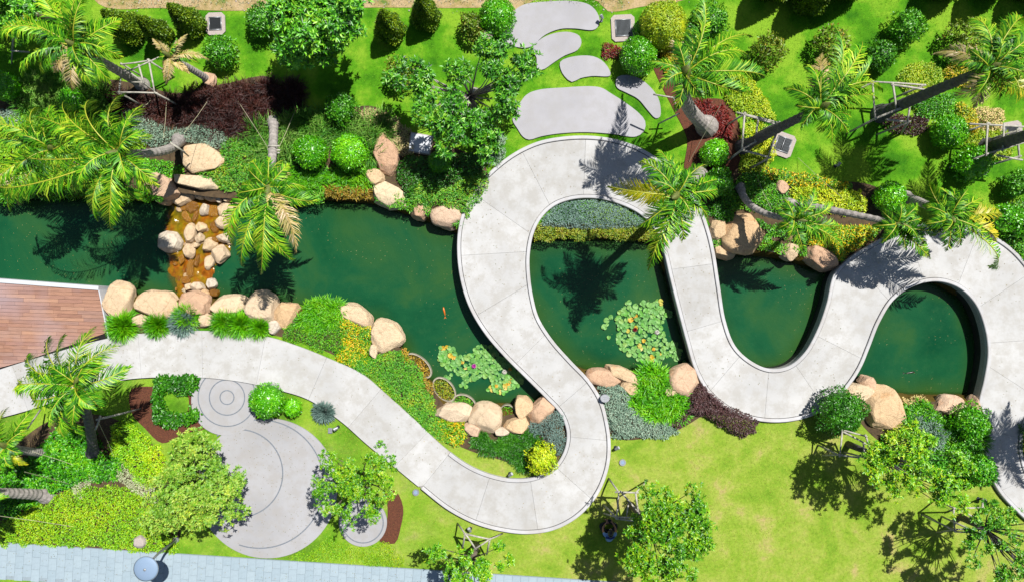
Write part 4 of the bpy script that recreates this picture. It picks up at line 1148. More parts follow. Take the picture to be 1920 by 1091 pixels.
for i, (u, v, r, mat, kind, lab) in enumerate(BALLS):
    rm = r / PX * .96
    if kind == 'ball' or True:
        zc = rm * .8
        p = W(u, v, zc)
        o = ob('ball_shrub' if kind == 'ball' else 'round_shrub', ball_mesh(rm, mat, kind, 500 + i), None, (p.x, p.y, 0), (0, 0, random.uniform(0, 6)))
        tag(o, lab, 'shrub', 'clipped ball shrubs' if kind == 'ball' else 'round bushes')

# spiky single clumps
def clump(u, v, r, h, mat, label, n=700, Wd=.016, name='grass_clump', flat=.9):
    a = rng.uniform(0, 2 * math.pi, n); el = rng.uniform(.12, 1.45, n)
    D = np.column_stack([np.cos(a) * np.cos(el), np.sin(a) * np.cos(el), np.sin(el) * h / r * flat])
    B = np.column_stack([np.cos(a), np.sin(a), np.zeros(n)]) * (rng.uniform(0, .35, n) * r)[:, None]; B[:, 2] = .02
    N = rand_dirs(n, 1, .5)
    L = r * rng.uniform(.7, 1.05, n)
    V, F = leaves(B, D, N, L * .6, Wd * 1.2, .1)
    B2 = B + unit(D) * (L * .5)[:, None]; D2 = unit(D); D2[:, 2] -= .5
    V2, F2 = leaves(B2, D2, N, L * .5, Wd, .1)
    me = mesh_np(name, np.concatenate([V, V2]), np.concatenate([F, F2 + len(V)]), [LM[mat]])
    p = W(u, v, h * .4)
    return tag(ob(name, me, None, (p.x, p.y, 0)), label, 'plant', 'grassy clumps')
clump(227,612,.62,.5,'strap','dense green grass clump beside the deck corner',1500)
clump(293,609,.54,.45,'strap','dark green grass clump second from the deck',1300)
clump(350,592,.58,.45,'strap','green grass clump behind the silver clump',1200)
clump(341,606,.54,.5,'silverd','spiky silver clump beside the path near the deck',1500, .02)
clump(420,606,.56,.42,'strap','west end clump of the long grassy hump',1300)
clump(450,609,.56,.42,'strap','middle clump of the long grassy hump',1300)
clump(484,614,.50,.36,'strap','east end clump of the long grassy hump',1200)
clump(606,773,.44,.5,'silverd','spiky silver ball plant beside the round plaza',1400, .02)
clump(1832,825,.6,.5,'dark','dark spiky rosette beside the shaded path',600, .03)

# cone shrubs
def cone(u, v, r, h, label, seed, mat='cone'):
    h = h * 1.3 if h < 2 else h
    global rng
    keep = rng; rng = np.random.default_rng(seed)
    n = int(5200 * r * h); t = rng.uniform(0, 1, n) ** 1.4; a = rng.uniform(0, 2 * math.pi, n)
    prof = np.where(t < .15, .75 + t / .15 * .25, (1 - (t - .15) / .85) ** .8)
    rr = r * prof * rng.uniform(.75, 1.04, n) * (1 + .1 * np.sin(a * 5 + t * 9))
    P = np.column_stack([np.cos(a) * rr, np.sin(a) * rr, .05 + t * h])
    D = unit(np.column_stack([np.cos(a) * .6, np.sin(a) * .6, np.full(n, .5)]) + rand_dirs(n) * .7)
    V, F = leaves(P, D, rand_dirs(n, .5), .085 * rng.uniform(.7, 1.2, n), .042)
    Vc, Fc = tube([(0, 0, 0), (0, 0, .1 * h), (0, 0, .5 * h), (0, 0, h * .97)], [r * .6, r * .8, r * .48, .02], 10)
    A_ = Acc(); A_.addnp(V, F, 0); A_.add(Vc, Fc, 0)
    rng = keep
    p = W(u, v, 0)
    tag(ob('cone_shrub', A_.mesh('cone_shrub', [LM[mat]]), None, (p.x, p.y, 0)), label, 'shrub', 'cone shaped shrubs')
cone(252,62,.58,1.5,'dark cone shrub beside the fronds of the north west palm',1)
cone(308,70,.46,1.4,'slim cone shrub second from the north west palm',2)
cone(366,52,.52,1.5,'cone shrub just west of the square drain grate',3)
cone(735,62,.54,1.5,'cone shrub west one of the pair on the middle lawn',4)
cone(801,38,.52,1.5,'cone shrub east one of the pair on the middle lawn',5)
for q, (u, v, lab) in enumerate([(1444,-24,'tall cone shrub first in the north east row'), (1510,2,'tall cone shrub second in the north east row'), (1580,-26,'tall cone shrub third in the north east row'),
    (1760,-26,'tall cone shrub fourth in the north east row'), (1848,-30,'tall cone shrub fifth in the north east row'), (1924,-22,'tall cone shrub last in the north east row')]):
    cone(u, v, .74, 3.4, lab, 20 + q)
LM['bright'] = leaf_mat('glossy_bright_leaf', [(10, 70, 8), (36, 130, 14), (80, 180, 26), (140, 216, 56)], .44, 1.2, .3, .82, .6)
M['shaft'] = simple('green_crown_shaft', (110, 120, 50), .7, .5, 30)
# ------------------------------------------------------------------ palms
def frond_mesh(L, a0, a1, seed, wid=.42, mats=None, sweep=0.0, sparse=1.0, name='frond'):
    """feather frond along +x, elevation a0 at the base bending to a1 at the tip"""
    r = np.random.default_rng(seed)
    m = 22; t = np.linspace(0, 1, m)
    th = a0 + (a1 - a0) * t ** 1.15
    dx = np.cos(th) * L / (m - 1); dz = np.sin(th) * L / (m - 1)
    x = np.r_[0, dx[:-1].cumsum()]; z = np.r_[0, dz[:-1].cumsum()]
    y = sweep * L * t ** 2
    R = np.column_stack([x, y, z])
    A_ = Acc()
    rad = .022 * (1 - t) ** .7 + .005
    Vt, Ft = tube([tuple(q) for q in R], rad, 4); A_.add(Vt, Ft, 1)
    n = int(64 * sparse * min(1.3, max(.7, L / 1.8)))
    tw = r.uniform(-.35, .35)
    V = []; F = []
    for sd in (-1, 1):
        tt = np.linspace(.10, .99, n) + r.normal(size=n) * .004
        px = np.interp(tt, t, R[:, 0]); py = np.interp(tt, t, R[:, 1]); pz = np.interp(tt, t, R[:, 2]); thh = np.interp(tt, t, th)
        T = np.column_stack([np.cos(thh), 2 * sweep * tt, np.sin(thh)]); T = unit(T)
        U = np.column_stack([-np.sin(thh), 0 * tt, np.cos(thh)])
        Sx = np.cross(U, T) * sd
        fan = .55 + .75 * tt ** 2 + r.normal(size=n) * .12
        lift = .30 - .5 * tt + tw * sd + r.normal(size=n) * .16
        D = unit(Sx * np.cos(fan)[:, None] + T * np.sin(fan)[:, None] + U * lift[:, None])
        ll = wid * L ** .35 * np.sin(np.clip(tt * 1.02 + .06, 0, 1) * math.pi * .86 + .28) ** .7 * r.uniform(.82, 1.1, n)
        ll = np.maximum(ll, .12)
        ok = r.random(n) > .07
        px, py, pz, D, ll, U = px[ok], py[ok], pz[ok], D[ok], ll[ok], U[ok]; nk = len(px)
        P0 = np.column_stack([px, py, pz]); w = .033
        wd = np.cross(D, U); wd = unit(wd + U * .5) * w * .5
        P1 = P0 + D * (ll * .55)[:, None]
        D2 = D.copy(); D2[:, 2] -= r.uniform(.6, 1.9, nk); D2 = unit(D2)
        P2 = P1 + D2 * (ll * .5)[:, None]
        q = np.stack([P0 - wd * .6, P0 + wd * .6, P1 + wd, P1 - wd, P2], 1)
        b = len(V) * 0
        base = sum(len(v) for v in V)
        V.append(q.reshape(-1, 3)); i = np.arange(nk)[:, None] * 5 + base
        F.append(np.concatenate([i + [0, 1, 2], i + [0, 2, 3], i + [3, 2, 4]], 1).reshape(-1, 3))
    A_.addnp(np.concatenate(V), np.concatenate(F), 0)
    return A_.mesh(name, mats)

def palm(base, crown, h, tips, label, trunk_r=(.19, .12), extra=6, bark='bark', ctrl=None, len_extra=1.1, dry=0, group='coconut palms', seed=0, wid=.42):
    global rng
    r = random.Random(seed + 11)
    b = W(base[0], base[1], 0); c = W(crown[0], crown[1], h)
    root = empty('coconut_palm', b, label, 'palm', group)
    # trunk: a gentle S from the root to the crown
    ct = (W(*ctrl) if ctrl else b * .45 + c * .55 + Vector((0, 0, -.12 * h)))
    if not ctrl: ct.x = b.x + (c.x - b.x) * .42; ct.y = b.y + (c.y - b.y) * .42; ct.z = h * .55
    pts = []; rad = []
    N = 34
    for i in range(N + 1):
        t = i / N
        p = b * (1 - t) ** 2 + ct * (2 * t * (1 - t)) + c * t * t
        pts.append(p - b)
        fl = trunk_r[0] * .7 * max(0, 1 - t * 9)
        rad.append(trunk_r[0] * (1 - t) + trunk_r[1] * t + fl + (.012 if i % 2 else -.004))
    pts[0] = pts[0] - Vector((0, 0, .05))
    V, F = tube(pts, rad, 14)
    ob('trunk', mesh_py('trunk', V, F, [M[bark]], smooth=False), root)
    cl = c - b
    Vh, Fh = ICO[2]
    axis = (c - ct).normalized()
    A_ = Acc(); A_.add(*tube([cl - axis * .18, cl + axis * .05, cl + axis * .28, cl + axis * .5], [trunk_r[1] * 1.0, trunk_r[1] * 1.35, trunk_r[1] * .9, .02], 10))
    ob('crown_shaft', A_.mesh('crown_shaft', [M['shaft']]), root)
    sets = [[LM['palm'], M['rachis']], [LM['palmy'], M['rachis']], [LM['palmd'], M['petiole']]]
    k = 0
    for tp in tips:
        k += 1
        u, v = tp[0], tp[1]; ms = sets[tp[2] if len(tp) > 2 else 0]
        hang = tp[3] if len(tp) > 3 else None
        # where the tip hangs: lower for long fronds
        d0 = math.hypot(u - crown[0], v - crown[1]) / PX
        zt = h - .12 * d0 ** 1.5 - .05 if hang is None else h - hang
        zt = max(zt, .25)
        t_ = W(u, v, zt); dv = t_ - c
        hor = math.hypot(dv.x, dv.y)
        a0 = r.uniform(.35, .75); 
        # solve end angle so that tip falls at dv.z
        best = None
        for a1 in np.linspace(-1.5, .6, 22):
            t = np.linspace(0, 1, 22); th = a0 + (a1 - a0) * t ** 1.15
            X = np.cos(th).mean(); Zz = np.sin(th).mean()
            e = abs(Zz / max(X, .05) - dv.z / max(hor, .05))
            if best is None or e < best[0]: best = (e, a1, X)
        Lf = hor / max(best[2], .25)
        me = frond_mesh(Lf, a0, best[1], seed * 50 + k, wid, ms, sweep=r.uniform(-.22, .22))
        f = ob('frond', me, root, cl + Vector((0, 0, r.uniform(-.05, .08))))
        f.rotation_euler = (r.uniform(-.55, .55), 0, math.atan2(dv.y, dv.x))
    for i in range(extra + 3):
        a = i * 2.4 + seed; up = r.uniform(.2, 1.0)
        me = frond_mesh(len_extra * r.uniform(.8, 1.25), up + .35, up - 1.3, seed * 50 + 30 + i, wid * .9, sets[2] if i < dry else sets[0], sweep=r.uniform(-.15, .15))
        f = ob('frond', me, root, cl + Vector((0, 0, .05)))
        f.rotation_euler = (r.uniform(-.5, .5), 0, a)
    # spear leaf
    return root

palm((1312,326),(1268,366),5.0,[(1143,352,1),(1172,362,1),(1205,303),(1238,282),(1268,292),(1312,306),(1346,345),(1342,372),(1330,402),(1292,446),(1262,452),(1228,505),(1218,470),(1196,420)],
     'palm with yellowing west frond overhanging the path and half moon bed', seed=1, extra=5, len_extra=.9)
palm((1326,238),(1284,140),4.8,[(1326,0),(1386,52),(1384,90),(1430,146),(1408,172),(1378,196),(1322,192),(1268,78,2),(1262,128,2),(1262,172,2),(1300,62)],
     'thick grey trunked palm leaning west above the crimson bed', trunk_r=(.26,.16), seed=2, extra=4, len_extra=1.3, ctrl=(1268,196,3.0))
palm((1392,276),(1536,203),4.6,[(1580,72),(1600,76),(1636,126),(1632,170),(1614,205),(1592,224),(1524,105,2),(1508,130),(1502,176),(1560,250),(1541,247),(1508,232),(1625,150)],
     'palm with dark trunk and wind swept crown beside the double drain grate', bark='bark2', seed=3, extra=5, len_extra=1.2)
palm((1650,214),(1850,130),4.9,[(1873,34),(1800,47),(1766,86,2),(1760,110),(1815,156),(1926,66),(1934,102),(1928,160),(1916,204,1),(1832,200,2),(1890,48),(1797,192,2),(1862,190)],
     'tallest eastern palm with dark trunk through the bamboo frame', bark='bark2', trunk_r=(.22,.13), seed=4, extra=5, len_extra=1.3)
palm((1848,278),(2010,228),4.6,[(2090,160),(2000,130),(2110,230),(2080,300),(2000,320),(1960,300),(1950,180)],
     'easternmost palm whose dark trunk runs out over the second frame', bark='bark2', trunk_r=(.24,.14), seed=5, extra=8, len_extra=1.6)
palm((1388,350),(1487,412),2.6,[(1456,426),(1470,452,2),(1482,456,2),(1505,472),(1530,462),(1552,452),(1568,416),(1560,380),(1535,368),(1512,372),(1461,386),(1572,476)],
     'small palm with bent grey trunk hanging over the third pond', trunk_r=(.13,.09), seed=6, extra=4, len_extra=.7, ctrl=(1396,402,1.2), wid=.32)
palm((1470,380),(1680,420),2.6,[(1722,384),(1706,455),(1736,462),(1752,440),(1660,452),(1716,410),(1745,484),(1690,470)],
     'palm with long pale trunk lying over the orange flowering slope', trunk_r=(.15,.10), seed=7, extra=4, len_extra=.8, ctrl=(1560,392,1.0), wid=.34)
palm((1697,370),(1778,408),3.0,[(1768,352),(1796,356),(1832,364),(1876,394,1),(1870,432,1),(1846,452),(1812,508,0,2.2),(1772,470),(1740,378),(1745,440),(1722,360),(1798,462)],
     'wide palm drooping pale fronds onto the eastern path bend', trunk_r=(.16,.11), seed=8, extra=4, len_extra=1.0, wid=.40)
palm((268,160),(143,88),3.6,[(18,68),(46,128),(80,140),(112,140,2),(150,170,2),(180,166),(208,150),(236,50),(200,34),(184,-12),(150,-12),(118,6),(80,-8),(52,40),(230,95)],
     'large palm in the north west corner leaning out of the pole frame', trunk_r=(.17,.12), seed=9, extra=5, len_extra=1.4)
palm((393,151),(322,108),2.3,[(293,72,2),(357,72,2),(386,102,2),(328,158,2),(316,150,2),(372,120),(300,100),(340,78),(352,136,2)],
     'small dying palm with dry fronds beside the burgundy grass', trunk_r=(.13,.09), seed=10, extra=3, dry=3, len_extra=.5, wid=.24)
palm((336,262),(226,288),4.2,[(190,182),(226,184),(264,198),(276,246),(282,358),(276,330),(232,394),(214,428),(176,404),(150,372),(94,400,0,2.6),(70,228),(118,208),(60,300),(108,330),(250,380)],
     'largest western palm spreading over the pond edge', trunk_r=(.17,.12), seed=12, extra=5, len_extra=1.4, ctrl=(330,292,2.4), wid=.46)
palm((170,330),(100,282),3.4,[(0,228),(-12,256),(16,380),(30,376),(-12,346),(70,350),(60,215),(100,200),(20,300)],
     'palm at the west edge with fronds fanning over the sandy rock', trunk_r=(.16,.11), seed=13, extra=4, len_extra=1.2, wid=.44)
palm((513,226),(503,352),3.6,[(428,402),(430,446),(466,500),(488,486),(512,470),(540,488),(528,508),(584,455,2),(594,384),(572,340),(542,314,2),(474,300),(452,356),(549,436,2),(525,300)],
     'palm bending straight south over the pond east of the cascade', trunk_r=(.16,.12), seed=14, extra=4, len_extra=1.0, ctrl=(514,288,2.6), wid=.40)
palm((175,850),(148,722),4.2,[(166,614),(94,632),(66,692),(44,724),(80,758),(118,812),(142,808),(192,762),(248,698),(220,644),(192,656),(114,634),(100,770),(60,660)],
     'full green palm overhanging the path beside the timber deck', trunk_r=(.17,.12), bark='bark2', seed=15, extra=6, len_extra=1.3, ctrl=(172,800,2.0), wid=.46)
palm((82,848),(14,836),2.0,[(22,764),(72,772),(50,800),(-20,800),(-25,860),(20,880),(46,872,1),(6,770)],
     'young palm at the west edge with a yellow leaf stalk', trunk_r=(.15,.11), seed=16, extra=4, len_extra=.8, wid=.34)
palm((88,928),(-70,922),3.2,[(-20,870),(-30,980),(-120,860),(-130,960),(-100,1000),(-60,850)],
     'pale trunked palm leaning out west below the pale grey crescent', trunk_r=(.2,.13), seed=17, extra=6, len_extra=1.4, ctrl=(20,922,1.6))
palm((2010,720),(2170,760),4.6,[(2090,700),(2110,860),(2060,800),(2230,700),(2250,800),(2180,880),(2050,740),(2130,690)],
     'palm beyond the east edge throwing its shadow on the path', trunk_r=(.2,.13), seed=18, extra=8, len_extra=1.6)

# ------------------------------------------------------------------ broadleaf trees
def tree(base, crown, h, rad, n_cl, cl_r, leaf, lab, mat='tree', seed=0, dens=90, trunk_r=.11, thick=.6, cat='tree', name='garden_tree', lobes=None, hollow=False, bark='treebark'):
    global rng
    keep = rng; rng = np.random.default_rng(900 + seed)
    b = W(base[0], base[1], 0); c = W(crown[0], crown[1], h)
    root = empty(name, b, lab, cat, 'garden trees')
    cl = c - b
    fork = Vector((cl.x * .45, cl.y * .45, max(h - rad * 1.0, h * .42)))
    # clump centres
    C = []
    if lobes:
        for (u, v, rr, n, zz) in lobes:
            lc = W(u, v, zz) - b
            for i in range(n):
                d = rand_dirs(1)[0] * rng.uniform(.35, 1) ** .6 * rr / PX
                d[2] = abs(d[2]) * .6
                C.append((lc.x + d[0], lc.y + d[1], lc.z + d[2]))
    else:
        i = 0
        while len(C) < n_cl:
            d = rand_dirs(1, .25)[0]
            q = rng.uniform(.45, 1.0) ** .7 * (1 + .22 * math.sin(3 * math.atan2(d[1], d[0]) + seed) + .12 * math.sin(7 * math.atan2(d[1], d[0])))
            p = np.array([d[0] * rad * q, d[1] * rad * q, d[2] * rad * thick * q])
            C.append((cl.x + p[0], cl.y + p[1], cl.z + p[2]))
    C = np.array(C)
    A_ = Acc()
    A_.add(*tube([(0, 0, -.05), (fork.x * .3, fork.y * .3, fork.z * .5), tuple(fork)], [trunk_r * 1.25, trunk_r, trunk_r * .8], 9))
    ob('trunk', A_.mesh('trunk', [M[bark]], True), root)
    B_ = Acc()
    lim = rng.permutation(len(C))[:max(10, len(C) // 2)]
    for i in lim:
        e = Vector(C[i]); mid = fork.lerp(e, .5) + Vector(rng.normal(size=3) * .10) + Vector((0, 0, -.08))
        B_.add(*tube([tuple(fork), tuple(mid), tuple(e)], [trunk_r * .30, trunk_r * .16, .006], 5))
    ob('limb', B_.mesh('limb', [M[bark]], True), root)
    P = []; D = []; N = []; Ls = []
    for i, q in enumerate(C):
        k = int(dens * rng.uniform(.7, 1.3)); rr = cl_r * rng.uniform(.7, 1.25)
        # rosettes: small whorls of leaves at twig ends
        m = max(3, k // 9)
        tc = rand_dirs(m, .35) * (rng.uniform(.35, 1.0, m) * rr)[:, None]; tc[:, 2] *= .75
        for j in range(m):
            a0 = rng.uniform(0, 6.28); w = 9
            a = a0 + np.arange(w) * 2 * math.pi / w * 1.0 + rng.normal(size=w) * .2
            el = rng.uniform(-.25, .9, w)
            ax = unit(np.array([[tc[j][0] * 1.2, tc[j][1] * 1.2, .35 + abs(tc[j][2])]]))[0]
            x = np.cross(ax, [0.31, .95, .1]); x /= np.linalg.norm(x); y = np.cross(ax, x)
            dd = (np.cos(a)[:, None] * x + np.sin(a)[:, None] * y) * np.cos(el)[:, None] + ax * np.sin(el)[:, None]
            P.append(np.tile(q + tc[j], (w, 1))); D.append(dd); N.append(np.tile(ax, (w, 1)) + rng.normal(size=(w, 3)) * .25); Ls.append(leaf * rng.uniform(.7, 1.15, w))
    P = np.concatenate(P); D = np.concatenate(D); N = np.concatenate(N); Ls = np.concatenate(Ls)
    V, F = leaves(P, D, N, Ls, Ls * .36)
    ob('crown', mesh_np('crown', V, F, [LM[mat]]), root)
    rng = keep
    return root

tree((640,84),(588,40),3.0,1.45,120,.38,.18,'tall dense dark green tree casting the black shadow on the north lawn',seed=1,dens=150,thick=.75,mat='bright')
tree((892,172),(868,190),2.4,2.0,0,.36,.17,'spreading tree with open grey branches in its centre beside the stepping slabs',seed=2,dens=130,mat='bright',
     lobes=[(785,145,38,9,2.2),(825,215,42,11,2.4),(850,262,34,8,2.2),(905,240,28,6,2.0),(950,125,44,13,2.6),(985,118,24,5,2.5),(962,185,36,9,2.4),(848,125,26,5,2.4),(905,282,26,5,1.8),(920,92,24,4,2.6),(748,140,20,3,2.2),(800,180,24,4,2.3)], bark='bark', trunk_r=.14)
tree((372,930),(366,918),2.0,1.68,130,.34,.12,'pale yellow green tree hanging over the round plaza',mat='olive',seed=3,dens=160,thick=.6)
tree((700,888),(655,905),2.8,1.25,26,.30,.10,'airy small tree throwing dappled shade on the round plazas',seed=4,dens=130,thick=.7,
     mat='tree2', lobes=[(650,880,46,14,2.8),(690,900,46,14,2.9),(640,925,42,10,2.6),(700,860,36,6,2.6),(680,960,34,6,2.6),(615,900,30,5,2.5),(715,935,24,4,2.5)])
tree((893,1020),(882,1062),2.6,1.1,0,.26,.12,'small bright tree held by three poles at the paved walk',mat='tree2',seed=5,dens=130,
     lobes=[(830,1050,30,6,2.3),(875,1075,40,10,2.7),(925,1060,34,9,2.6),(900,1090,36,8,2.7)])
tree((1183,946),(1262,992),3.6,1.5,0,.32,.13,'vivid green tree leaning east out of the square frame above the seated person',mat='tree2',seed=6,dens=150,
     lobes=[(1232,938,28,6,3.6),(1288,950,30,7,3.7),(1300,995,32,8,3.8),(1240,995,36,9,3.7),(1200,1035,32,8,3.4),(1270,1045,38,9,3.5),(1230,1078,26,5,3.4),(1318,975,18,4,3.6),(1190,985,16,3,3.2),(1262,975,30,8,3.8),(1275,1015,30,7,3.8)])
tree((1590,832),(1715,878),3.2,1.6,0,.28,.12,'thin crowned tree leaning east beside the huge boulder',mat='tree2',seed=7,dens=100,
     lobes=[(1655,862,28,8,3.0),(1700,830,46,14,3.2),(1745,860,50,15,3.2),(1690,885,42,12,3.0),(1740,905,42,12,3.1),(1775,925,32,8,3.0),(1645,890,28,6,2.9),(1640,845,24,5,2.9),(1785,880,36,6,3.1)], bark='bark2')
tree((1800,968),(1890,1010),3.2,1.5,0,.24,.12,'sparse tree with bare dark branches at the south east corner',mat='tree',seed=8,dens=80,
     lobes=[(1850,1000,38,12,3.0),(1880,975,28,6,3.0),(1900,1040,38,9,3.2),(1940,1060,44,12,3.3),(1850,960,24,5,2.9),(1960,1000,38,9,3.3),(1905,1085,36,8,3.2),(1830,1030,24,5,2.9),(1990,1080,44,12,3.2),(1870,1060,22,4,3.0)], bark='bark2')
tree((100,40),(-30,15),3.2,1.5,60,.38,.16,'dense tree at the north west corner shading the ground',seed=9,dens=130,mat='bright')

# ------------------------------------------------------------------ pole supports
def poles(label, segs, r=.035, cat='tree support', posts=(), hz=1.2):
    P0 = [W(*s[0]) for s in segs]
    o = W(sum(s[0][0] for s in segs) / len(segs), sum(s[0][1] for s in segs) / len(segs), 0)
    root = empty('pole_support', o, label, cat, 'pole frames supporting trees')
    for s in segs:
        a, b = W(*s[0]) - o, W(*s[1]) - o
        d = (b - a).normalized()
        a = a - d * .06; b = b + d * .06
        rr = r * random.uniform(.85, 1.15)
        mid = a.lerp(b, .5) + Vector((random.uniform(-.015, .015), random.uniform(-.015, .015), 0))
        V, F = tube([a, mid, b], [rr, rr * .95, rr * .85], 7)
        ob('pole', mesh_py('pole', V, F, [M['pole']], True), root)
    for (u, v, z, du, dv) in posts:
        a = W(u, v, z) - o; p = W(u, v, z); b = Vector((p.x + du / PX, p.y - dv / PX, -.1)) - o
        V, F = tube([a + (a - b) * .05, b], [r, r * 1.05], 7)
        ob('pole', mesh_py('pole', V, F, [M['pole']], True), root)
Zt = 1.3
def S3(*pairs): return [((a, b, Zt), (c, d, Zt + random.uniform(-.06, .06))) for a, b, c, d in pairs]
poles('crooked frame of bleached poles around the north west palm trunk', S3((229,121,279,114),(279,114,290,174),(224,174,292,175),(261,125,269,154),(245,132,300,107),(226,150,224,174)) + [((237,131,1.5),(306,185,.2)),((246,155,1.0),(269,155,1.2))], .032, posts=((229,121,1.3,8,6),(279,114,1.3,14,10),(224,174,1.3,8,8),(292,175,1.3,12,6)))
poles('bleached pole frame around the wind swept palm beside the double grate', S3((1384,212,1461,231),(1396,216,1456,234),(1396,214,1391,281),(1422,224,1416,266),(1391,281,1436,256),(1395,283,1443,296)) + [((1455,252,1.3),(1435,309,.1)),((1373,294,.1),(1392,281,1.3))], .036, posts=((1396,214,1.3,-14,6),(1459,230,1.3,-22,8),(1391,281,1.3,-12,14),(1443,296,1.3,-16,10)))
poles('large bleached pole frame around the tallest eastern palm', S3((1634,154,1733,160),(1674,160,1731,168),(1636,155,1641,223),(1674,159,1680,203),(1641,223,1724,190),(1664,225,1702,229),(1706,196,1702,225)) + [((1610,239,.1),(1641,223,1.3)),((1703,229,1.3),(1690,250,.1))], .038, posts=((1636,155,1.3,-24,10),(1731,161,1.3,-26,8),(1641,223,1.3,-20,12),(1703,229,1.3,-22,8)))
poles('bleached pole frame around the easternmost palm trunk', S3((1821,233,1932,239),(1852,233,1849,290),(1882,235,1880,281),(1908,245,1911,294),(1872,292,1914,300),(1853,288,1925,266)), .036, posts=((1852,233,1.3,-30,10),(1908,245,1.3,-30,10),(1849,290,1.3,-24,12),(1911,294,1.3,-26,10)))
poles('grey pole frame under the vivid green leaning tree', S3((1160,923,1156,970),(1156,969,1202,969),(1157,972,1201,978),(1165,922,1201,965),(1156,922,1194,923),(1178,946,1175,967),(1192,926,1197,960)) + [((1142,897,.05),(1160,922,1.3)),((1213,900,.05),(1193,922,1.3)),((1133,962,.3),(1158,970,1.3))], .034, posts=((1156,970,1.3,-16,-4),(1201,972,1.3,6,4)))
poles('three legged pole support of the small tree at the paved walk', S3((872,1000,918,1010),(874,1002,891,1027),(918,1010,892,1027)) + [((858,981,.05),(872,1000,1.3)),((941,1000,.05),(918,1010,1.3)),((872,1001,1.3),(866,1031,.3)),((918,1012,1.3),(913,1038,.3))], .034)
poles('grey pole frame of the thin tree beside the huge boulder', S3((1579,807,1574,853),(1582,806,1623,817),(1583,810,1630,835),(1574,852,1608,857),(1619,831,1621,857),(1623,817,1630,838)) + [((1544,853,.3),(1577,852,1.3)),((1562,799,.2),(1582,806,1.3))], .034, posts=((1574,853,1.3,-10,-4),(1621,857,1.3,-6,6)))
poles('grey pole frame of the sparse south east tree', S3((1789,952,1842,951),(1788,953,1790,994),(1790,992,1824,992),(1792,996,1824,997),(1793,953,1824,968),(1828,967,1829,979)) + [((1757,935,.05),(1788,952,1.3)),((1757,997,.2),(1790,992,1.3)),((1842,951,1.3),(1842,934,.1))], .034, posts=((1790,994,1.3,-22,-8),(1824,994,1.3,-16,-4)))
poles('timber collar of short poles around the pond palm trunk', [((506,274,2.2),(521,274,2.2)),((505,281,2.1),(522,282,2.1)),((506,287,2.1),(521,287,2.1))], .03)
poles('single grey prop pole under the full green palm', [((183,786,1.9),(262,766,.05)),((187,782,1.9),(180,802,1.9))], .035)
poles('short cross stakes tied to the western pond palm trunk', [((332,276,1.6),(352,292,.8)),((322,270,1.8),(344,284,1.5))], .03)
poles('pale stake props beside the thick grey palm trunk', [((1228,178,1.6),(1266,184,1.8)),((1236,232,.05),(1272,214,1.6)),((1264,188,1.5),(1270,206,1.0))], .03)
poles('slanted dead spear stake beside the young western palm', [((74,770,.6),(46,812,1.6))], .03)
poles('dark stake beside the north west tree', [((28,36,1.6),(22,118,.1)),((24,96,.6),(52,98,.6))], .03)

def rope(label, a, b, r=.008):
    o = W(a[0], a[1], 0); A1, B1 = W(*a) - o, W(*b) - o
    mid = A1.lerp(B1, .5) - Vector((0, 0, .04))
    V, F = tube([A1, mid, B1], [r] * 3, 4)
    tag(ob('guy_rope', mesh_py('guy_rope', V, F, [M['rope']]), None, o), label, 'rope', 'guy ropes staying the palms')
rope('pale guy rope from the burgundy grass down to the western trunk', (392,186,.1), (345,250,2.2))
rope('vertical guy rope above the silver foliage', (312,192,.2), (306,260,1.8))
rope('short guy rope in front of the north west frame', (284,186,.1), (268,202,.8))
rope('guy rope crossing the burgundy grass to the pond palm collar', (446,190,.1), (505,282,2.2))
rope('guy rope from the black shade to the pond palm collar', (554,206,.1), (520,284,2.2))
rope('guy rope dropping south from the crimson bed', (1352,196,1.6), (1292,304,.05))
rope('long guy rope over the north lawn to the palm by the orange slope', (1496,296,.05), (1580,372,1.8))
rope('guy rope slanting through the green planting of the third pond', (1418,330,.05), (1446,392,1.4))
rope('long guy rope low across the lime cover at the west edge', (-20,964,1.6), (144,988,.05))
rope('guy rope above the pale grey crescent', (46,884,2.4), (134,908,.05), .009)
rope('guy rope beside the full green palm trunk', (184,790,2.0), (216,862,.05))
rope('yellowish guy rope east of the young palm', (60,846,1.0), (158,878,.05))

# ------------------------------------------------------------------ drains
def drain(u, v, padw, padh, gw, gh, rot, label, bars=11, mid=False, mat='padstone'):
    root = empty('drain_cover', W(u, v, 0), label, 'drain', None, math.radians(rot))
    pw, ph = padw / PX, padh / PX; c_ = .12
    pad = [(-pw/2+c_,-ph/2),(pw/2-c_,-ph/2),(pw/2,-ph/2+c_),(pw/2,ph/2-c_),(pw/2-c_,ph/2),(-pw/2+c_,ph/2),(-pw/2,ph/2-c_),(-pw/2,-ph/2+c_)]
    ob('concrete_pad', mesh_py('concrete_pad', *prism(pad, -.05, .055), [M[mat]]), root)
    w, h = gw / PX, gh / PX
    ob('pit', mesh_py('pit', *box(0, 0, .059, w, h, .004), [M['black']]), root)
    A_ = Acc(); f = .035
    for bx in ((0, h/2, w+f, f), (0, -h/2, w+f, f), (w/2, 0, f, h-f-.002), (-w/2, 0, f, h-f-.002)):
        A_.add(*box(bx[0], bx[1], .07, bx[2], bx[3], .024))
    if mid: A_.add(*box(0, 0, .071, .03, h-f-.004, .02))
    ob('frame', A_.mesh('frame', [M['metal']]), root)
    barm = mesh_py('bar', *box(0, 0, 0, .014, h - f, .012), [M['darkmetal']])
    for i in range(bars):
        x = -w/2 + f/2 + (i + .5) * (w - f) / bars
        if mid and abs(x) < .03: continue
        ob('bar', barm, root, (x, 0, .068))
    return root
drain(405,46,36,42,22,23,2,'square metal drain grate on a buff pad by the northern verge',10)
drain(1168,54,44,50,28,30,3,'drain grate on a grey pad east of the topmost stepping slab',12)
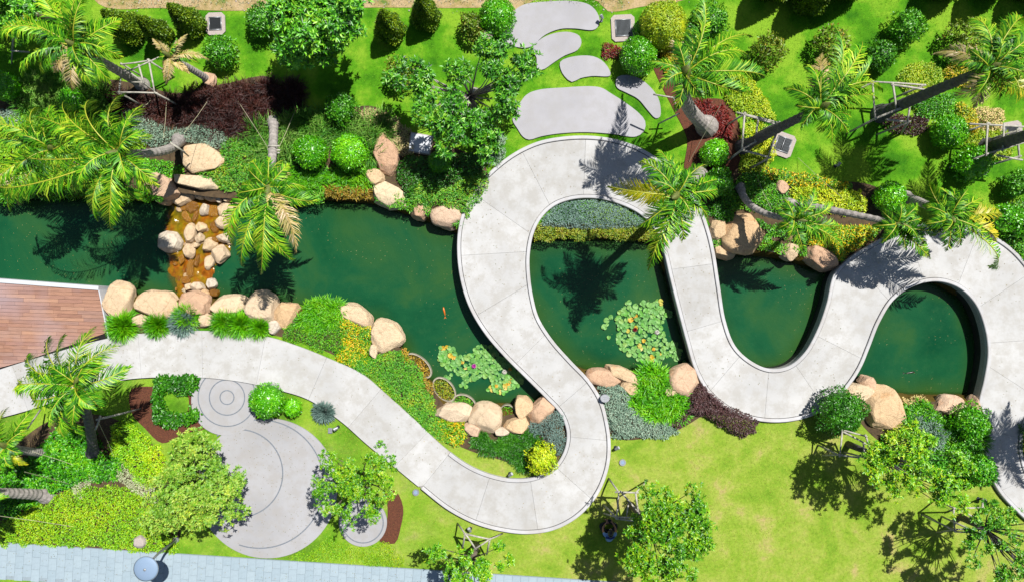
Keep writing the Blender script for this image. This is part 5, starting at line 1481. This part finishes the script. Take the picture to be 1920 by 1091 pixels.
drain(1467,272,42,44,26,26,-20,'double drain grate on a tilted pinkish pad beside the dark trunk',12,True)
drain(1896,250,40,42,24,24,10,'drain pad half hidden behind the easternmost palm trunk',10)
pl = empty('access_panel', W(789,271,0), 'pale square access panel in the shade under the spreading tree', 'panel', None, math.radians(-10))
ob('cover', mesh_py('cover', *box(0,0,.09,.78,.66,.1), [M['white']]), pl)
ob('rim', mesh_py('rim', *box(0,0,.06,.86,.74,.08), [M['padstone']]), pl)

# ------------------------------------------------------------------ small garden lights
def spot(u, v, label, a=0, tall=.22):
    root = empty('garden_spotlight', W(u, v, 0), label, 'light', 'garden spotlights', a)
    ob('stake', mesh_py('stake', *tube([(0,0,-.05),(0,0,tall)], [.02,.02], 8), [M['darkmetal']]), root)
    ob('lamp_head', mesh_py('lamp_head', *tube([(-.05,0,tall),(.03,0,tall+.03),(.10,0,tall+.06)], [.045,.06,.07], 12), [M['metal']]), root)
    ob('lens', mesh_py('lens', *tube([(.098,0,tall+.060),(.108,0,tall+.064)], [.055,.055], 12), [M['white']]), root)
    ob('base', mesh_py('base', *tube([(0,0,.0),(0,0,.03)], [.07,.06], 12), [M['darkmetal']]), root)
spot(1127,40,'spotlight at the east tip of the topmost stepping slab',2.2,.3)
spot(634,800,'spotlight in the lawn strip beside the round plaza',3.6)
spot(1154,838,'spotlight south of the silver green cover',.6)
spot(956,887,'spotlight inside the path hairpin lawn',.7)
spot(882,990,'spotlight below the outer path kerb',2.0)
spot(1934 - 100,934,'spotlight north of the sparse tree frame',.2)
spot(1272,200,'white spotlight beside the thick grey palm trunk',1.6)
spot(1566,312,'small box light in the palm shade on the north border',1.0)
for (u, v, lab) in ((1167,866,'round recessed ground light on the lower lawn'), (780,922,'round recessed ground light beside the outer path kerb')):
    root = empty('ground_light', W(u, v, 0), lab, 'light', 'recessed ground lights')
    V, F = annulus(0, 0, .075, .125, .0, .055, 28); ob('rim', mesh_py('rim', V, F, [M['metal']]), root)
    ob('lens', mesh_py('lens', *prism([(.073*math.cos(a), .073*math.sin(a)) for a in np.linspace(0, 6.28, 20)[:-1]], .0, .05), [M['lampshade']]), root)
root = empty('path_light', W(917,76,0), 'translucent round bowl light beside the big clipped ball', 'light')
ob('stem', mesh_py('stem', *tube([(0,0,0),(0,0,.5)], [.03,.03], 8), [M['darkmetal']]), root)
V, F = tube([(0,0,.5),(0,0,.54),(0,0,.6)], [.10,.17,.18], 24, True); ob('bowl', mesh_py('bowl', V, F, [M['varglass'] if 'varglass' in M else M['potrim']], False), root)
root = empty('litter_tray', W(620,806,0), 'small pale plate lying beside the lawn spotlight', 'plate')
ob('plate', mesh_py('plate', *box(0,0,.06,.16,.2,.03), [M['metal']]), root)
root = empty('junction_box', W(1134,746,.3), 'round pale cap among the silver green cover', 'cap')
ob('cap', mesh_py('cap', *prism([(.17*math.cos(a), .15*math.sin(a)) for a in np.linspace(0, 6.28, 18)[:-1]], -.3, .06), [M['metal']]), root)

# street lamp over the paved walk
lb = W(331,1011,0); lh = W(272,1067,2.55)
root = empty('street_lamp', lb, 'pale lamp with large round disc shade above the paved walk', 'lamp')
hx, hy = lh.x - lb.x, lh.y - lb.y
ob('pole', mesh_py('pole', *tube([(0,0,0),(hx*.05,hy*.05,1.3),(hx*.6,hy*.6,2.40)], [.055,.045,.04], 12), [M['metal']], True), root)
ob('collar', mesh_py('collar', *tube([(0,0,0),(0,0,.06)], [.11,.10], 16), [M['metal']]), root)
V = []; F = []; n = 48; prof = [(.0,.07),(.12,.068),(.25,.05),(.37,.028),(.42,.0),(.40,-.03),(.2,-.04),(.0,-.04)]
for (r_, z_) in prof:
    for k in range(n): V.append((hx + max(r_, .001)*math.cos(2*math.pi*k/n), hy + max(r_, .001)*math.sin(2*math.pi*k/n), 2.5 + z_))
for i in range(len(prof)-1):
    for k in range(n): F.append((i*n+k, i*n+(k+1)%n, (i+1)*n+(k+1)%n, (i+1)*n+k))
ob('lamp_shade', mesh_py('lamp_shade', V, F, [M['lampshade']], True), root)
ob('shade_cap', mesh_py('shade_cap', *tube([(hx,hy,2.565),(hx,hy,2.59),(hx,hy,2.60)], [.05,.045,.02], 16), [M['metal']]), root)
V, F = annulus(hx, hy, .405, .425, 2.485, 2.502, 48); ob('shade_rim', mesh_py('shade_rim', V, F, [M['metal']]), root)

# ------------------------------------------------------------------ planters standing at the pond edge
def planter(u, v, w, h, rot, label, fill='flower2', z=-.36):
    root = empty('round_planter', W(u, v, z), label, 'planter', 'planters at the pond edge', math.radians(-rot))
    a_, b_ = w/2/PX, h/2/PX; n = 36
    V = []; F = []
    for s_, z_ in ((.86,-.35),(1.0,0),(1.0,.26),(.90,.27),(.88,.12)):
        for k in range(n): V.append((a_*s_*math.cos(2*math.pi*k/n), b_*s_*math.sin(2*math.pi*k/n), z_))
    for i in range(4):
        for k in range(n): F.append((i*n+k, i*n+(k+1)%n, (i+1)*n+(k+1)%n, (i+1)*n+k))
    ob('pot', mesh_py('pot', V, F, [M['potrim']], False), root)
    ob('soil', mesh_py('soil', *prism([(a_*.89*math.cos(t), b_*.89*math.sin(t)) for t in np.linspace(0,6.28,28)[:-1]], .08, .14), [M['soil']]), root)
    m = int(500*a_*b_/.16)
    q = rng.uniform(0,1,m)**.5*.86; t = rng.uniform(0,6.28,m)
    P = np.column_stack([a_*q*np.cos(t), b_*q*np.sin(t), rng.uniform(.14,.30,m)])
    V, F = leaves(P, rand_dirs(m,.3), rand_dirs(m,1.2), .08*rng.uniform(.7,1.3,m), .032)
    tag(ob('plants', mesh_np('plants', V, F, [LM[fill]]), root), kind='stuff')
planter(871,757,50,38,30,'oval planter of ochre plants between shore and cream boulder','flower2')
planter(834,728,54,34,48,'planter second along the shore with ochre plants','strip')
planter(786,684,62,32,42,'long planter of ochre plants below the cracked boulder','weed')
planter(951,770,30,28,0,'small round planter of green plants between two boulders','green')
planter(1444,455,42,38,10,'sunken bowl of brown plants beside the round tan boulder','weed')

# ------------------------------------------------------------------ water lilies
def pad_mesh(r, seed):
    rr = random.Random(seed); n = 16; notch = .35
    V = [(0, 0, .004)]; 
    for k in range(n + 1):
        a = notch/2 + (2*math.pi-notch)*k/n
        q = r*(1+.05*math.sin(3*a+seed)); V.append((q*math.cos(a), q*math.sin(a), .014 + .012*math.sin(2*a+seed)))
    m = len(V)
    V += [(x, y, -.004) for x, y, z in V]
    F = [(0, k, k+1) for k in range(1, n+1)] + [(m, m+k+1, m+k) for k in range(1, n+1)]
    F += [(k, m+k, m+k+1, k+1) for k in range(1, n+1)]
    return V, F
def padmat(name, cols):
    m, nt, bs = nodes(name)
    oi = nt.nodes.new('ShaderNodeObjectInfo')
    r = ramp(nt, [(i/(len(cols)-1), lin(c)) for i, c in enumerate(cols)], oi.outputs['Random'])
    n = noise(nt, 12, 4); g = ramp(nt, [(.3,(.8,.85,.8,1)),(.7,(1.12,1.1,1.1,1))], n.outputs[0])
    nt.links.new(mixc(nt, 1.0, r.outputs[0], g.outputs[0], 'MULTIPLY'), bs.inputs['Base Color'])
    bs.inputs['Roughness'].default_value = .6
    return m
M['pad'] = padmat('lily_pad_green', [(90,160,66),(116,180,84),(136,190,96),(104,182,60),(146,188,88)])
M['pady'] = padmat('lily_pad_yellow', [(214,190,40),(226,170,30),(196,196,70),(236,206,110)])
M['petalp'] = simple('pink_petal', (214, 70, 190), .5, .1, 9, bmp=0)
M['petalw'] = simple('white_petal', (240, 236, 226), .5, .05, 9, bmp=0)
M['petalr'] = simple('dark_red_petal', (130, 20, 30), .5, .1, 9, bmp=0)
padsg = [mesh_py('lily_pad', *pad_mesh(.088, i), [M['pad']]) for i in range(5)]
padsy = [mesh_py('lily_pad', *pad_mesh(.085, i), [M['pady']]) for i in range(3)]
def lily(poly, n, label, yellow_at, minr, flowers, seed, extra=()):
    r = random.Random(seed)
    P_ = Wxy(poly, WATER_Z); c = P_.mean(0)
    root = empty('water_lily', (c[0], c[1], WATER_Z), label, 'water lily', 'water lily colonies')
    ys = Wxy(yellow_at, WATER_Z)
    pts = []; tries = 0
    lo, hi = P_.min(0), P_.max(0)
    while len(pts) < n and tries < 9000:
        tries += 1
        p = np.array([r.uniform(lo[0], hi[0]), r.uniform(lo[1], hi[1])])
        if not inside(p[None], P_)[0]: continue
        if vnoise(p[None]*1.0, 1.9, seed)[0] < (.24 if seed == 3 else .36): continue
        if any((p[0]-q[0])**2+(p[1]-q[1])**2 < (minr*r.uniform(.75,1))**2 for q in pts): continue
        pts.append(p)
    for (u, v) in extra: pts.append(Wxy([(u, v)], WATER_Z)[0])
    for i, p in enumerate(pts):
        yl = len(ys) and (((ys-p)**2).sum(1).min() < .10**2 or (((ys-p)**2).sum(1).min() < .4**2 and r.random() < .05))
        me = r.choice(padsy if yl else padsg); s = r.uniform(.72, 1.28)
        o = ob('lily_pad', me, root, (p[0]-c[0], p[1]-c[1], .012+(i%9)*.0075), (r.uniform(-.08,.08), r.uniform(-.08,.08), r.uniform(0,6.28)))
        o.scale = (s, s*r.uniform(.9,1), 1)
    for (u, v, mt) in flowers:
        A_ = Acc()
        for ring, (k, el, L) in enumerate(((9,.35,.11),(8,.8,.10),(6,1.2,.08))):
            for j in range(k):
                a = j*2*math.pi/k + ring*.35
                d = np.array([[math.cos(a)*math.cos(el), math.sin(a)*math.cos(el), math.sin(el)]])
                V, F = leaves(np.array([[0,0,.0]]), d, np.array([[-math.cos(a)*.4,-math.sin(a)*.4,1]]), L, .05); A_.addnp(V, F)
        f = Wxy([(u, v)], WATER_Z)[0]
        ob('blossom', A_.mesh('blossom', [M[mt]]), root, (f[0]-c[0], f[1]-c[1], .09))
lily([(826,650),(846,646),(858,668),(882,664),(894,648),(910,644),(926,652),(938,668),(960,682),(984,706),(976,724),(954,728),(944,738),(918,732),(900,724),(880,720),(862,700),(842,694),(822,676)], 200,
     'lily colony with a purple blossom beside the long path curve', [(835,650),(850,672),(868,682),(912,722),(930,722),(938,732),(946,724),(958,690)], .112, [(889,685,'petalp'),(946,696,'petalw')], 3, ((842,708),(846,702),(836,706),(864,722),(870,718),(874,724)))
lily([(1160,584),(1176,566),(1196,572),(1212,564),(1240,564),(1244,580),(1258,586),(1262,620),(1272,650),(1282,668),(1266,674),(1250,668),(1240,684),(1222,682),(1196,674),(1182,668),(1160,652),(1156,634),(1158,610)], 190,
     'larger lily colony in the pond loop between the path arms', [(1166,574),(1238,568),(1184,600),(1190,612),(1196,648),(1220,672),(1206,636)], .122, [(1190,617,'petalr'),(1231,622,'petalw')], 5,
     ((1137,600),(1145,594),(1132,612),(1138,608),(1141,632),(1134,614),(1155,598),(1282,678)))

# koi
def koi(u, v, ang, L, label, col='koi'):
    M.setdefault('koi', simple('koi_orange', (232, 120, 24), .35, .2, 14, bmp=0))
    M.setdefault('koidark', simple('koi_dark', (40, 44, 30), .35, .2, 14, bmp=0))
    root = empty('koi_fish', W(u, v, WATER_Z), label, 'fish', 'koi in the ponds', ang)
    prof = [(-.5,.01),(-.3,.045),(-.05,.085),(.18,.10),(.36,.08),(.5,.02)]
    pts = [(x*L, .03*L*math.sin(x*5), .0) for x, _ in prof]
    ob('body', mesh_py('body', *tube(pts, [q*L for _, q in prof], 10), [M[col]], True), root)
    A_ = Acc(); s = pts[0]
    for sg in (-1, 1):
        V = [(s[0]+.02*L, s[1], 0), (s[0]-.22*L, s[1]+sg*.13*L, .004), (s[0]-.12*L, s[1], .0)]; A_.add(V, [(0,1,2)])
        V = [(.16*L, sg*.07*L, 0), (.02*L, sg*.24*L, -.002), (.10*L, sg*.06*L, 0)]; A_.add(V, [(0,1,2)])
    ob('fin', A_.mesh('fin', [M[col]]), root)
koi(833,584,1.7,.38,'orange koi swimming alone in the open pond')
koi(911,753,.2,.24,'small orange koi beside the round buff boulder')
koi(1706,698,.05,.40,'dark koi in the fourth pond','koidark')
# ------------------------------------------------------------------ seated person in the tree shade
def skin_obj(name, verts, edges, radii, mat, parent, root=0, sub=2):
    me = bpy.data.meshes.new(name)
    me.from_pydata([tuple(v) for v in verts], edges, [])
    o = ob(name, me, parent)
    md = o.modifiers.new('skin', 'SKIN')
    for i, r in enumerate(radii):
        sv = me.skin_vertices[0].data[i]; sv.radius = (r, r) if not isinstance(r, tuple) else r
        sv.use_root = (i == root)
    md.use_smooth_shade = True
    s = o.modifiers.new('sub', 'SUBSURF'); s.levels = sub; s.render_levels = sub
    me.materials.append(mat)
    return o
M['skin'] = simple('skin', (196, 144, 112), .5, .06, 20, bmp=0)
M['hair'] = simple('black_hair', (26, 20, 18), .4, .3, 60, bmp=.4)
M['shirt'] = simple('light_blue_shirt', (132, 176, 236), .85, .05, 14, bmp=.1)
M['shirtshade'] = simple('shirt_shadow_blue', (36, 66, 140), .85, .05, 14, bmp=.1)  # dark blue standing in for shadow on the shirt back
M['trouser'] = simple('dark_trousers', (34, 36, 48), .85, .1, 14, bmp=.1)
pc = W(1142, 999, .3)
per = empty('person', (pc.x, pc.y, 0), 'person in a light blue shirt sitting on the shaded grass', 'person')
# body (faces +y): pelvis, spine, neck, head, arms with hands, legs crossed in front
Vb = [(0,-.22,.14),(0,-.19,.30),(0,-.09,.44),(0,-.01,.53),(0,.07,.60),(0,.15,.66),(0,.19,.73),(0,.215,.80)]
Rb = [.13,.12,.135,.12,.052,.075,.095,.07]
Eb = [(i, i + 1) for i in range(7)]
def addc(chain, rad, start):
    p = start
    for v, r in zip(chain, rad):
        Vb.append(v); Rb.append(r); Eb.append((p, len(Vb) - 1)); p = len(Vb) - 1
    return p
for s in (-1, 1):
    w = addc([(s*.10,.01,.55),(s*.19,.02,.53),(s*.235,.12,.40),(s*.23,.20,.32),(s*.17,.32,.34),(s*.10,.42,.37)], [.07,.055,.043,.036,.031,.024], 3)
    hd = addc([(s*.075,.46,.375)], [.026], w)
    for f, (dx, L, z) in enumerate(((-.030,.060,.0),(-.011,.070,.004),(.009,.066,.004),(.027,.052,.0))):
        bx = s*.075 + dx
        addc([(bx*1.0,.485,.378+z),(bx-s*.006,.485+L*.5,.372+z),(bx-s*.014,.485+L*.8,.355+z)], [.0095,.0085,.0075], hd)
    addc([(s*.045,.455,.385),(s*.028,.475,.388),(s*.018,.492,.384)], [.011,.0095,.0085], hd)
    addc([(s*.09,-.06,.12),(s*.26,.14,.13),(s*.30,.24,.12),(s*.14,.30,.075),(s*-.02,.34 + .04*s,.055),(s*-.09,.37+.05*s,.045),(s*-.14,.40+.05*s,.035)], [.095,.075,.062,.05,.038,.036,.026], 0)
skin_obj('body', Vb, Eb, Rb, M['skin'], per)
# hair
V0, F0 = ICO[3]
Vh = V0.copy(); Vh = Vh * np.array([.112, .118, .125]); Vh *= (1 + .03*np.sin(Vh[:, :1]*90) + .02*np.sin(Vh[:, 1:2]*70)); Vh += np.array([0, .188, .745])
keep = (F0 >= 0).all(1) & ~((V0[F0].mean(1)[:, 1] > .42) & (V0[F0].mean(1)[:, 2] < .35))
ob('hair', mesh_np('hair', Vh, F0[keep], [M['hair']], smooth=True), per)
A_ = Acc(); A_.add(*tube([(0,.12,.76),(0,.06,.69),(0,.03,.62),(0,.0,.60)], [.09,.085,.06,.03], 10)); ob('hair', A_.mesh('hair', [M['hair']], True), per)
# face
for s in (-1, 1):
    Ve, Fe = ICO[2]
    ob('eye', mesh_np('eye', Ve*.012 + np.array([s*.034,.295,.735]), Fe, [M['white']]), per)
    ob('ear', mesh_np('ear', Ve*np.array([.012,.022,.03]) + np.array([s*.098,.205,.725]), Fe, [M['skin']]), per)
ob('nose', mesh_py('nose', *tube([(0,.285,.735),(0,.318,.70)], [.010,.017], 8), [M['skin']], True), per)
ob('mouth', mesh_py('mouth', *box(0,.288,.67,.045,.012,.012), [M['petalr']]), per)
# shirt: torso and short sleeves
Vs = [(0,-.225,.13),(0,-.195,.30),(0,-.09,.44),(0,-.015,.525)]; Rs = [.148,.14,.152,.125]; Es = [(0,1),(1,2),(2,3)]
for s in (-1, 1):
    k = len(Vs); Vs += [(s*.10,.008,.55),(s*.195,.02,.53),(s*.228,.09,.43)]; Rs += [.088,.072,.060]; Es += [(3,k),(k,k+1),(k+1,k+2)]
skin_obj('shirt', Vs, Es, Rs, M['shirt'], per)
A_ = Acc(); A_.add(*tube([(-.16,-.04,.60),(0,-.07,.615),(.16,-.04,.60)], [.045,.055,.045], 8)); ob('shirt_shadow_band', A_.mesh('shirt_shadow_band', [M['shirtshade']], True), per)  # shadow band across the upper back, shaped as a dark blue roll
Vt = [(0,-.12,.13)]; Rt = [.150]; Et = []
for s in (-1, 1):
    k = len(Vt); Vt += [(s*.09,-.06,.125),(s*.26,.14,.135),(s*.30,.24,.125),(s*.14,.30,.08),(s*.02,.34+.04*s,.06)]; Rt += [.108,.088,.074,.062,.052]; Et += [(0,k),(k,k+1),(k+1,k+2),(k+2,k+3),(k+3,k+4)]
skin_obj('trousers', Vt, Et, Rt, M['trouser'], per)
rc = empty('remote_controller', (pc.x, pc.y, 0), 'small dark remote controller in the hands of the seated person', 'controller')
ob('housing', mesh_py('housing', *box(0,.505,.40,.13,.08,.028), [M['darkmetal']]), rc)
ob('screen', mesh_py('screen', *box(0,.505,.416,.10,.055,.004), [M['black']]), rc)

# ------------------------------------------------------------------ litter: fallen leaves on paving and water, too small to count
def litter(name, label, test, n, z, size, mat, box_):
    P = rng.uniform(box_[0], box_[1], (n, 2)); P = P[test(P)]
    n = len(P); a = rng.uniform(0, 6.28, n)
    D = np.column_stack([np.cos(a), np.sin(a), rng.uniform(-.05, .2, n)])
    V, F = leaves(np.column_stack([P, np.full(n, z)]), D, np.tile([0, 0, 1.0], (n, 1)) + rng.normal(size=(n, 3)) * .25, size * rng.uniform(.4, 1.3, n), size * .45)
    tag(ob(name, mesh_np(name, V, F, [mat])), label, None, None, 'stuff')
PP = np.concatenate([s1, s2[::-1]])
deadm = leaf_mat('fallen_leaf', [(120, 90, 40), (160, 130, 60), (90, 110, 40), (196, 170, 100)], .8, 2, .1)
litter('fallen_leaves', 'fallen leaves and grit scattered on the winding path', lambda P: (sdf(P, PP) > .05) & (vnoise(P, .8, 9) > .45), 5200, SLAB + .006, .045, deadm, ((-19, -9), (19, 6)))
litter('fallen_leaves', 'leaf bits scattered on the round plazas and paved walk', lambda P: (np.hypot(P[:, 0] - W(502, 914).x, P[:, 1] - W(502, 914).y) < 2.55) | (P[:, 1] < -9.6 - (P[:, 0] + 19) * .0645), 2200, .066, .04, deadm, ((-19, -11), (-1, -4.8)))
litter('floating_leaves', 'pale specks and leaf bits floating on the ponds', lambda P: (pond_sd(P) > .3) & (vnoise(P, .7, 21) > .42), 2600, WATER_Z + .006, .034,
       leaf_mat('floating_bit', [(110, 130, 70), (150, 160, 110), (80, 110, 50), (170, 160, 90)], .6, 2, .1), ((-19.5, -4), (18, 3.6)))
